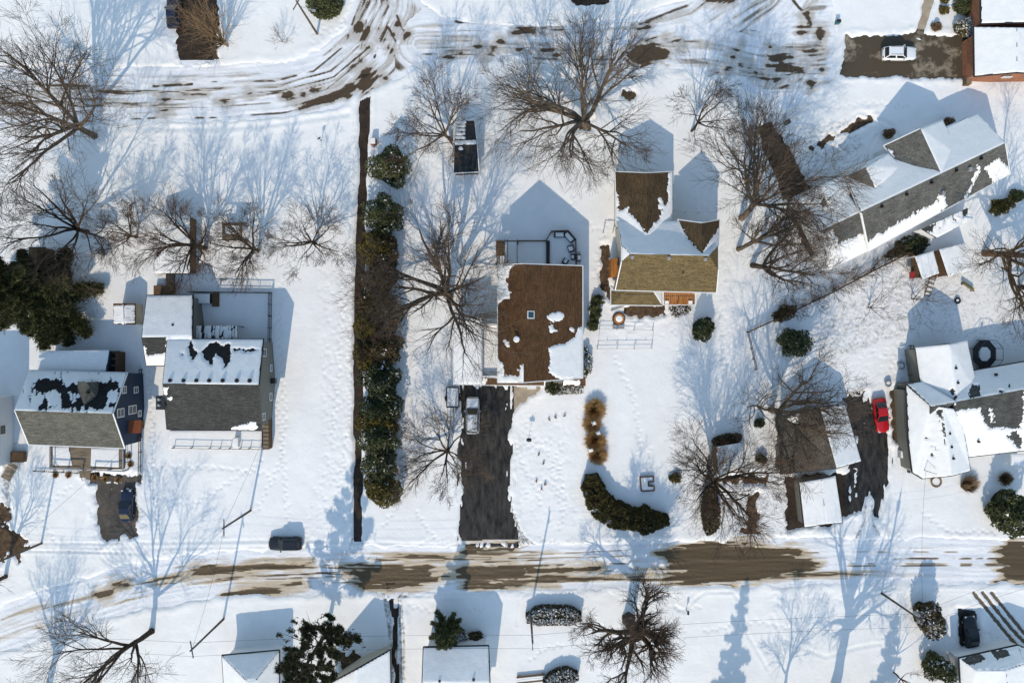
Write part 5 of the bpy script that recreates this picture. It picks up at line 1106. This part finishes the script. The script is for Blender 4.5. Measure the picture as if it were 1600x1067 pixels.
# ---- big conifers
def conifer(label, px, py, h, r, leaf, seed, n=9000, size=.42, name='spruce_tree', cat='spruce', airy=0.0, z0=1.0, dens=4.2, wide=.16):
    rng = np.random.default_rng(seed); rnd = random.Random(seed); t = thing(name, label, cat, W(px, py)); segs = []; P = []; N = []
    br = int(dens*h)
    for k in range(br):
        z = z0+(h-z0)*(k/br)**1.1; R_ = r*(1-(z-z0)/(h-z0+.5))**.8*rnd.uniform(.55, 1.2); az = k*2.4+rnd.uniform(-.3, .3)
        d = (math.cos(az), math.sin(az)); droop = -.10 if not airy else .18
        m = max(4, int(R_*9)); base = np.array([0, 0, z]); tip = np.array([d[0]*R_, d[1]*R_, z+droop*R_+.12*R_])
        segs.append((*base, *tip, .06*R_/r+.02, .012))
        f = rng.uniform(.18 if not airy else .45, 1, m*int(n/br/8+2)); side = rng.normal(0, 1, len(f))*(.03+.085*(1-f)*f*2+.012)*R_
        q = base+(tip-base)*f[:, None]+np.stack([-d[1]*side, d[0]*side, rng.normal(0, .10, len(f))-np.abs(side)*.15], 1)
        P.append(q); N.append(np.tile(np.array([d[0]*.8, d[1]*.8, .35]), (len(f), 1)))
    P = np.concatenate(P); N = np.concatenate(N)
    if airy:   # keep clumps only
        g = fbm(P[:, 0]*1.0+P[:, 2]*.8, P[:, 1]*1.0-P[:, 2]*.6, seed, 3); P = P[g > .5]; N = N[g > .5]
    link('foliage', fast_mesh('foliage', *tufts(P, N, size, rng, 3, 1.0, wide)), leaf, t)
    V, Q = tubes(segs, 3); link('branches', fast_mesh('branches', V, Q), m_barkd, t)
    V, Q = tubes([(0, 0, -.3, 0, 0, h*.5, .032*h*.6, .02*h*.6), (0, 0, h*.5, 0, 0, h, .02*h*.6, .02)], 8); link('trunk', fast_mesh('trunk', V, Q, True), m_barkd, t)
    return t
conifer('huge dark spruce filling the yard behind the blue house', 92, 462, 20, 7.2, leafm('spruce_needles', (.022, .026, .009), (.105, .106, .040)), 5, 30000, .40, dens=4.0)
conifer('tall airy pine by the muddy lane across the street', 512, 985, 17, 5.6, leafm('pine_needles', (.020, .022, .010), (.085, .082, .036)), 6, 15000, .36, 'pine_tree', 'pine', airy=.8, z0=4, dens=4, wide=.2)
conifer('small dense pine between the muddy lane and the bungalow', 700, 972, 8, 2.8, lf_green, 7, 6000, .3, 'pine_tree', 'pine', z0=1.5, dens=6, wide=.2)
conifer('narrow spruce across the street behind the old pollarded tree', 1128, 1110, 13, 3, lf_dark, 8, 5000, .4)
conifer('slim spruce on the far verge by the corner lot', 1372, 1110, 10, 2.2, lf_dark, 9, 4000, .4)
conifer('large spruce below the frame of the muddy lane house', 640, 1130, 12, 3.5, lf_dark, 12, 4000, .4) if False else None
# ---------------------------------------------------------------- vehicles
def paint(name, c): return mat(name, c, None, .3, spec=.4, coat=.2)
def ring(x, w, zb, zt, k=.86):
    return [(x, -w, zb), (x, -w*1.0, zb+(zt-zb)*.55), (x, -w*.95, zt-.05), (x, -w*k*.8, zt), (x, 0, zt+.02), (x, w*k*.8, zt), (x, w*.95, zt-.05), (x, w, zb+(zt-zb)*.55), (x, w, zb)]
def car(label, px, py, heading, L_, Wd, Hh, m, style='suv', cat='car', name='parked_car', snow=False, z=.03):
    t = thing(name, label, cat, W(px, py, z), R(heading)); l, w = L_/2, Wd/2; B = lambda b, n, mm, p=t, s=False: b.build(n, mm, p, s, world=False)
    belt = Hh*.58
    body = [(-l, .78, .45, belt*.92), (-l+.12, .92, .3, belt*.98), (-l+.5, .99, .26, belt), (-.2, 1, .25, belt), (l*.38, 1, .25, belt*.99), (l*.55, .99, .25, belt*.96), (l-.35, .93, .28, belt*.88), (l-.08, .8, .36, belt*.78), (l, .66, .45, belt*.66)]
    B(MB().loft([ring(x, w*k, zb, zt) for x, k, zb, zt in body]), 'body', m, s=True)
    # cabin
    xr, xf = (-l+.18, l*.40) if style == 'suv' else (-l+.55, l*.36); tr, tf = (xr+.32, xf-.85) if style == 'suv' else (xr+.75, xf-.9)
    wb, wt = w*.90, w*.74
    def cr(z, a, b, ww): return [(a, -ww*.92, z), (b, -ww, z), (b+.0, ww, z), (a, ww*.92, z)]
    c = MB(); c.loft([cr(belt-.05, xr, xf, wb), cr(Hh-.06, tr, tf, wt), cr(Hh, tr+.12, tf-.12, wt*.88)]); B(c, 'cabin', m, s=False)
    def pane(n, pts, mm=m_glass, off=.012):
        p = [Vector(q) for q in pts]; nn = (p[1]-p[0]).cross(p[2]-p[0]).normalized(); cc = sum(p, Vector())/4
        if nn.dot(cc-Vector((0, 0, belt-.3))) < 0: nn = -nn
        q = [cc+(v-cc)*.90+nn*off for v in p]; b = MB(); b.add(q+[v-nn*.03 for v in q], [(0, 1, 2, 3), (7, 6, 5, 4)]+[(i, (i+1) % 4, 4+(i+1) % 4, 4+i) for i in range(4)]); return B(b, n, mm)
    z1, z0_ = Hh-.07, belt
    pane('windshield', [(xf, -wb, z0_), (xf, wb, z0_), (tf, wt, z1), (tf, -wt, z1)]); pane('rear_window', [(xr, -wb*.92, z0_), (xr, wb*.92, z0_), (tr, wt*.92, z1), (tr, -wt*.92, z1)])
    for s in (-1, 1):
        mx0, mx1 = xr+(xf-xr)*.52, tr+(tf-tr)*.5
        pane('side_window', [(mx0+.03, s*wb*.965, z0_), (xf-.1, s*wb, z0_), (tf-.05, s*wt, z1), (mx1+.03, s*wt*.965, z1)]); pane('side_window', [(xr+.15, s*wb*.93, z0_), (mx0-.03, s*wb*.96, z0_), (mx1-.03, s*wt*.96, z1), (tr+.1, s*wt*.93, z1)])
        B(MB().box((l-.14, s*w*.62, belt*.74), (.22, w*.3, .14)), 'headlight', m_lamp); B(MB().box((-l+.06, s*w*.62, belt*.84), (.12, w*.28, .2)), 'taillight', m_tail)
        B(MB().box((xf-.42, s*(w+.07), belt+.06), (.18, .2, .13)), 'mirror', m)
        for x in (-l*.60, l*.62):
            wh = B(MB().tube((x, s*(w-.20), .33), (x, s*(w+.015), .33), .33, .33, 16), 'wheel', m_tyre); B(MB().tube((x, s*(w-.01), .33), (x, s*(w+.025), .33), .2, .2, 12), 'rim', m_rim, wh)
        if style == 'suv' and not snow: B(MB().bar((tr+.2, s*wt*.8, Hh+.03), (tf-.15, s*wt*.8, Hh+.03), .04), 'roof_rail', m_black)
    if snow:
        B(MB().box(((tr+tf)/2, 0, Hh+.05), (tf-tr+.05, wt*1.9, .16), 0, .9), 'roof_snow', m_snow); B(MB().box((l*.68, 0, belt+.02), (l*.5, w*1.6, .16), 0, .85), 'hood_snow', m_snow); B(MB().box((xr-.02, 0, belt+.03), (.3, w*1.5, .1), 0, .85), 'tailgate_snow', m_snow)
    return t
p_dark = paint('black_paint', (.012, .013, .016)); p_white = paint('white_paint', (.75, .76, .77)); p_red = paint('red_paint', (.42, .008, .012)); p_grey = paint('silver_paint', (.36, .37, .38)); p_navy = paint('navy_paint', (.012, .02, .045))
car('black SUV parked on the snowy street verge', 448, 847, 180, 4.7, 1.85, 1.7, p_dark)
car('dark car parked in the blue house driveway', 201, 789, 90, 4.6, 1.8, 1.5, p_navy, 'sedan')
car('white SUV parked on the wide brown driveway', 1401, 87, 0, 4.75, 1.85, 1.68, p_white)
car('bright red car parked beside the weathered garage', 1373, 648, -82, 4.9, 1.85, 1.5, p_red, 'sedan')
car('silver van half buried in snow at the top of the black driveway', 739, 648, 90, 5.2, 1.95, 1.8, p_grey, snow=True)
car('dark blue car under the vase-shaped bare tree', 274, 22, 90, 4.7, 1.8, 1.55, p_navy, 'sedan')
car('black car in the yard of the corner house', 1513, 985, 96, 4.7, 1.8, 1.5, p_dark, 'sedan')
# trailer
t = thing('utility_trailer', 'open utility trailer heaped with snow beside the silver van', 'trailer', W(708, 620)); c = W(708, 620)
MB().box(c+Vector((0, 0, .45)), (1.75, 2.8, .1)).build('bed', m_dark, t)
for s in (-1, 1):
    MB().box(c+Vector((s*.87, 0, .68)), (.06, 2.86, .42)).build('side_board', m_dark, t); MB().box(c+Vector((0, s*1.42, .68)), (1.68, .06, .42)).build('end_board', m_dark, t)
    wh = MB().tube(c+Vector((s*.95, -.2, .3)), c+Vector((s*1.12, -.2, .3)), .3, .3, 14).build('wheel', m_tyre, t)
MB().box(c+Vector((0, 0, .62)), (1.62, 2.7, .24), 0, .96).build('snow_load', m_snow, t); MB().bar(c+Vector((0, -1.4, .42)), c+Vector((0, -2.4, .42)), .1).build('drawbar', m_dark, t)
# ---------------------------------------------------------------- poles and wires
def pole(label, bx, by, h=10.4, arm=0, lamp=False, tr=False, lean=(0, 0)):
    b = W(bx, by); t = thing('utility_pole', label, 'pole', b); top = b+Vector((lean[0], lean[1], h))
    MB().tube(b-Vector((0, 0, .3)), top, .17, .11, 10).build('shaft', m_pole, t)
    a = Vector((math.cos(R(arm)), math.sin(R(arm)), 0))
    c = top-Vector((0, 0, .45)); MB().bar(c-a*1.1, c+a*1.1, .1, .12).build('crossarm', m_pole, t)
    for k in (-1, -.4, .4, 1): q = c+a*k; MB().tube(q, q+Vector((0, 0, .22)), .06, .04, 6).build('insulator', m_galv, t)
    if tr: q = top-Vector((0, 0, 1.6))+a*.35; MB().tube(q-Vector((0, 0, .45)), q+Vector((0, 0, .45)), .24, .24, 10).build('transformer', m_galv, t)
    if lamp:
        q = top-Vector((0, 0, 1.4)); MB().bar(q, q+Vector((lamp[0], lamp[1], .3)), .06).build('lamp_arm', m_galv, t); MB().box(q+Vector((lamp[0], lamp[1], .28)), (.5, .25, .14)).build('lamp_head', m_galv, t)
    return top
pt = {}
pt['a'] = pole('utility pole on the verge behind the black SUV', 392, 797, 9.8, 90)
pt['b'] = pole('utility pole at the hip-roofed house across the street', 350, 966, 10.5, 100)
pt['c'] = pole('utility pole at the corner of the gravel path', 66, 848, 9.6, 120)
pt['d'] = pole('utility pole by the snow-capped oblong hedge', 829, 956, 10.3, 90)
pt['e'] = pole('slanting utility pole with transformer beside the snow-dusted evergreens', 1377, 926, 10.2, 80, tr=True)
pt['f'] = pole('utility pole with a lamp arm on the northwest lawn', 496, 54, 9.8, 60, lamp=(1.9, -.7))
def wire(label, a, b, off=(0, 0, 0), sag=.8, r=.014):
    o = Vector(off); n = 14; seg = []
    P = [a.lerp(b, i/n)+o-Vector((0, 0, sag*4*(i/n)*(1-i/n))) for i in range(n+1)]
    V, Q = tubes([(*p, *q, r, r) for p, q in zip(P[:-1], P[1:])], 4)
    m = V.mean(0); tag(link('power_line', fast_mesh('power_line', V-m, Q), m_wire, None, m), label, 'wire', 'power lines between the utility poles')
FAR_R, FAR_L = W(1660, 895, 9.5), W(-80, 1010, 9.5)
for k, dz in enumerate((-.25, -.55)):
    s = (0, (-.8, .8)[k], dz)
    wire('power line running from the hip-roofed house pole to the oblong hedge pole', pt['b'], pt['d'], s); wire('power line running from the oblong hedge pole to the slanting pole', pt['d'], pt['e'], s); wire('power line leaving the slanting pole along the street', pt['e'], FAR_R, s); wire('power line leaving the hip-roofed house pole toward the street bend', pt['b'], FAR_L, s)
wire('service wire crossing the street between the two left poles', pt['a'], pt['b'], (0, 0, -.5)); wire('service wire from the verge pole to the charcoal-roofed house', pt['a'], W(409, 690, 5), (0, 0, 0), .3); wire('service wire from the gravel corner pole to the blue house', pt['c'], W(192, 702, 5), (0, 0, 0), .4)
wire('service wire from the slanting pole over the street to the east house', pt['e'], W(1447, 735, 5.5), (0, 0, 0), .6)
# ---------------------------------------------------------------- fences, yard things
rail_fence('dark metal yard fence round the back of the charcoal-roofed house', [(301, 457), (425, 458), (424, 548)], 1.5, m_dark, 1.8, (.1, .55, .98), .25)
rail_fence('low dark fence between the blue house and the charcoal-roofed house', [(223, 577), (223, 660), (221, 750)], 1.0, m_dark, 2.0, (.4, .95), .3)
rail_fence('weathered diagonal fence along the brushy yard edge', [(1166, 519), (1230, 490), (1300, 456), (1360, 424), (1425, 392)], 1.4, m_wood2, 2.4, (.3, .9), .22)
rail_fence('wooden rail fence running south from the brushy corner', [(1166, 519), (1172, 545), (1179, 577)], 1.2, m_wood2, 1.8, (.45, .95))
rail_fence('white wire fence of the small court behind the olive-roofed house', [(1050, 270), (1050, 332), (1110, 334)], 1.0, m_trim, 1.9, (.95,))
rail_fence('white pipe frame beside the dirt bed of the olive-roofed house', [(940, 470), (956, 471)], 1.6, m_trim, 1.4, (.95,))
rail_fence('thin white frame at the north of the dirt bed', [(942, 366), (957, 366)], 1.6, m_trim, 1.4, (.95,))
rail_fence('low picket edging in front of the blue house', [(56, 735), (100, 737), (124, 738)], .6, m_dark, 1.2, (.8,), .3)
rail_fence('thin fence beside the north hedge of the east house', [(1420, 540), (1418, 585)], 1.3, m_wood2, 1.8, (.4, .95), .25)
t = thing('garden_enclosure', 'rectangular wire garden enclosure on the snow south of the olive-roofed house', 'enclosure', W(978, 530))
b = MB(); pp = [(937, 514), (1021, 516), (1019, 544), (934, 545)]
for i in range(4):
    for z in (.5, .95): b.bar(W(*pp[i], z), W(*pp[(i+1) % 4], z), .035)
b.build('rail', m_galv, t); posts(t, pp+[(965, 545), (992, 545), (965, 515), (992, 516)], 0, 1.0, .04, m_galv)
for k in range(5): p = W(948+k*15, 531+(k % 2)*5); MB().tube(p, p+Vector((.05, 0, .5)), .05, .02, 6).build('stake', m_strawb, t)
t = thing('hot_tub', 'round hot tub with a wooden top and a snowy step on the front patio', 'hot tub', W(966, 500)); c = W(966, 498)
MB().tube(c, c+Vector((0, 0, .75)), .9, .9, 24).build('tub', m_dark, t); MB().tube(c+Vector((0, 0, .75)), c+Vector((0, 0, .86)), .78, .72, 24).build('cover', m_orange, t); MB().tube(c+Vector((0, 0, .86)), c+Vector((.0, 0, .93)), .5, .35, 14).build('snow_layer', m_snow, t); MB().box(c+Vector((0, -1.15, .2)), (1.7, .6, .4), 0, .92).build('step', m_galv, t)
t = thing('stone_bench', 'pale curved stone bench beside the round hot tub', 'bench', W(961, 484)); MB().prism([W(*q).xy for q in ((954, 486), (974, 479), (974, 487), (966, 490), (957, 493))], -.1, .45).build('seat', m_trim, t); snow_slab(t, [(955, 486), (973, 480), (973, 486), (958, 492)], .45)
t = thing('trampoline', 'dark octagonal trampoline with snow in its centre behind the east house', 'trampoline', W(1532, 555)); c = W(1532, 553)
oc = [c+Vector((1.75*math.cos(R(22.5+45*i)), 2.1*math.sin(R(22.5+45*i)), 0)) for i in range(8)]; ic = [c+(p-c)*.52 for p in oc]
b = MB()
for i in range(8):
    j = (i+1) % 8; z = Vector((0, 0, .85)); b.add([oc[i]+z, oc[j]+z, ic[j]+z, ic[i]+z, oc[i]+z*.93, oc[j]+z*.93, ic[j]+z*.93, ic[i]+z*.93], [(0, 1, 2, 3), (7, 6, 5, 4), (0, 4, 5, 1), (2, 6, 7, 3)])
b.build('pad', m_dark, t); MB().prism([p.xy for p in ic], .72, .84).build('mat', m_black, t); MB().prism([(c+(p-c)*.96).xy for p in ic], .84, .90).build('snow_layer', m_snow, t)
for i in range(8): MB().tube(oc[i], oc[i]+Vector((0, 0, 2.3)), .04, .04, 6).build('post', m_dark, t)
b = MB()
for i in range(8): b.bar(oc[i]+Vector((0, 0, 2.3)), oc[(i+1) % 8]+Vector((0, 0, 2.3)), .05)
b.build('top_ring', m_dark, t)
t = thing('sandbox', 'square dark-framed sandbox filled with snow on the east lawn', 'sandbox', W(1010, 755)); b = MB()
for a, q in (((1000, 745), (1021, 744)), ((1000, 745), (1002, 767)), ((1002, 767), (1022, 766)), ((1021, 744), (1021, 752)), ((1022, 759), (1022, 766)), ((1013, 752), (1021, 752)), ((1013, 759), (1022, 759)), ((1013, 752), (1013, 759))): MB().bar(W(*a, .4), W(*q, .4), .16, .3).build('board', m_wood2, t)
MB().prism([W(*q, .4).xy for q in ((1001, 746), (1020, 745), (1020, 752), (1012, 752), (1012, 759), (1021, 760), (1021, 765), (1003, 766))], 0, .42).build('snow_fill', m_snow, t)
t = thing('mailbox', 'mailbox on a dark post beside the east wall of the lawn', 'mailbox', W(1072, 952)); p = W(1072, 952); MB().tube(p, p+Vector((0, 0, 1.1)), .06, .06, 6).build('post', m_dark, t); MB().box(p+Vector((0, 0, 1.2)), (.25, .5, .25)).build('box', m_dark, t)
t = thing('utility_box', 'teal utility box at the roadside by the wide driveway', 'utility box', W(1307, 36)); p = W(1307, 37); MB().box(p+Vector((0, 0, .4)), (.6, .5, .8), 0, .8).build('body', mat('teal_paint', (.01, .12, .11), (.015, .16, .15), .5), t); MB().box(p+Vector((0, 0, .84)), (.6, .5, .08), 0, .8).build('lid', m_dark, t)
t = thing('utility_box', 'teal utility box beside the shaded driveway', 'utility box', W(1228, 193)); p = W(1228, 193); MB().box(p+Vector((0, 0, .4)), (.8, .6, .8), .4, .85).build('body', MATS['teal_paint'], t); MB().box(p+Vector((0, 0, .84)), (.7, .55, .08), .4).build('lid', m_dark, t)
def ring_thing(name, label, cat, px, py, r, m, z=.35):
    t = thing(name, label, cat, W(px, py)); c = W(px, py); b = MB(); n = 14
    for i in range(n): a, q = 2*math.pi*i/n, 2*math.pi*(i+1)/n; b.tube(c+Vector((r*math.cos(a), r*math.sin(a), z)), c+Vector((r*math.cos(q), r*math.sin(q), z)), .12, .12, 6)
    b.build('rim', m, t, True); MB().tube(c, c+Vector((0, 0, z-.05)), r*.85, r*.8, 14).build('fill', m_snow, t)
ring_thing('tyre', 'old tyre lying in the snowy littered yard', 'tyre', 1494, 470, .35, m_tyre); ring_thing('fire_pit', 'round stone fire pit filled with snow by the north corner of the east house', 'fire pit', 1406, 571, .45, m_cush); ring_thing('planter', 'snow-filled planter on the path beside the red car', 'planter', 1385, 599, .4, m_cush, .5); ring_thing('planter', 'round planter ring in front of the east house', 'planter', 1461, 752, .7, m_strawb, .3)
t = thing('garden_bench', 'snow-topped long garden bench near the hedge with the snowy cap', 'bench', W(830, 1060)); a = W(829, 1060, .45)
for k in range(4): MB().box(a+Vector((0, .42-.28*k, 0)), (4.0, .22, .06), R(6)).build('slat', m_snow if k in (1, 2) else m_wood2, t)
for s in (-1, 1): MB().box(a+Vector((s*1.7, s*.18, -.22)), (.1, 1.1, .45), R(6)).build('leg', m_wood2, t)
t = thing('bird_feeder', 'dark bird feeder pole on the snowy front lawn', 'feeder', W(826, 684)); p = W(826, 684); MB().tube(p, p+Vector((0, 0, 2.0)), .03, .03, 6).build('post', m_dark, t); MB().box(p+Vector((0, 0, 2.0)), (.7, .45, .12)).build('tray', m_dark, t); MB().tube(p+Vector((0, 0, 2.06)), p+Vector((0, 0, 2.4)), .3, .04, 8).build('roof', m_dark, t)
t = thing('signpost', 'small black signpost on the open lot north of the round bare tree', 'signpost', W(503, 221)); p = W(503, 221); MB().tube(p, p+Vector((0, 0, 1.6)), .05, .05, 6).build('post', m_dark, t); MB().box(p+Vector((0, 0, 1.5)), (.5, .06, .35), .6).build('board', m_dark, t)
t = thing('satellite_mast', 'thin mast on the front roof slope of the east house', 'mast', W(1444, 733, 4)); p = W(1443, 734, 3.9); MB().tube(p, p+Vector((0, 0, 1.6)), .04, .03, 6).build('post', m_dark, t); MB().bar(p+Vector((-.1, 0, 1.5)), p+Vector((.9, -.3, 1.5)), .05).build('boom', m_dark, t)
px_boxes = [('air_conditioner', 'snow-topped air conditioner against the west wall of the east house', 1408, 708, 1.2, 1.1, .9, m_galv), ('stone_pillar', 'small brick pillar by the north evergreen', 585, 224, .8, .9, 1.2, m_brick), ('stone_pillar', 'brown gate post at the corner of the brick house driveway', 1507, 130, .8, 1.0, 1.0, m_wood2), ('storage_bin', 'black storage bin beside the patio of the east house', 1412, 650, 1.4, 1.0, 1.0, m_black), ('storage_bin', 'dark barrel on the corner of the east house', 1421, 733, .8, .8, .9, m_black), ('wood_pile', 'brown wood pile on the north drive of the wide brown driveway', 1507, 84, .5, 1.1, .6, m_wood2)]
for nm, lb, x, y, a, b_, h_, mm in px_boxes:
    t = thing(nm, lb, nm.replace('_', ' '), W(x, y)); p = W(x, y); MB().box(p+Vector((0, 0, h_/2)), (a, b_, h_), 0, .96).build('body', mm, t); MB().box(p+Vector((0, 0, h_+.05)), (a*.9, b_*.9, .1), 0, .9).build('snow_layer' if mm is not m_wood2 else 'lid', m_snow if mm is not m_wood2 else m_wood, t)
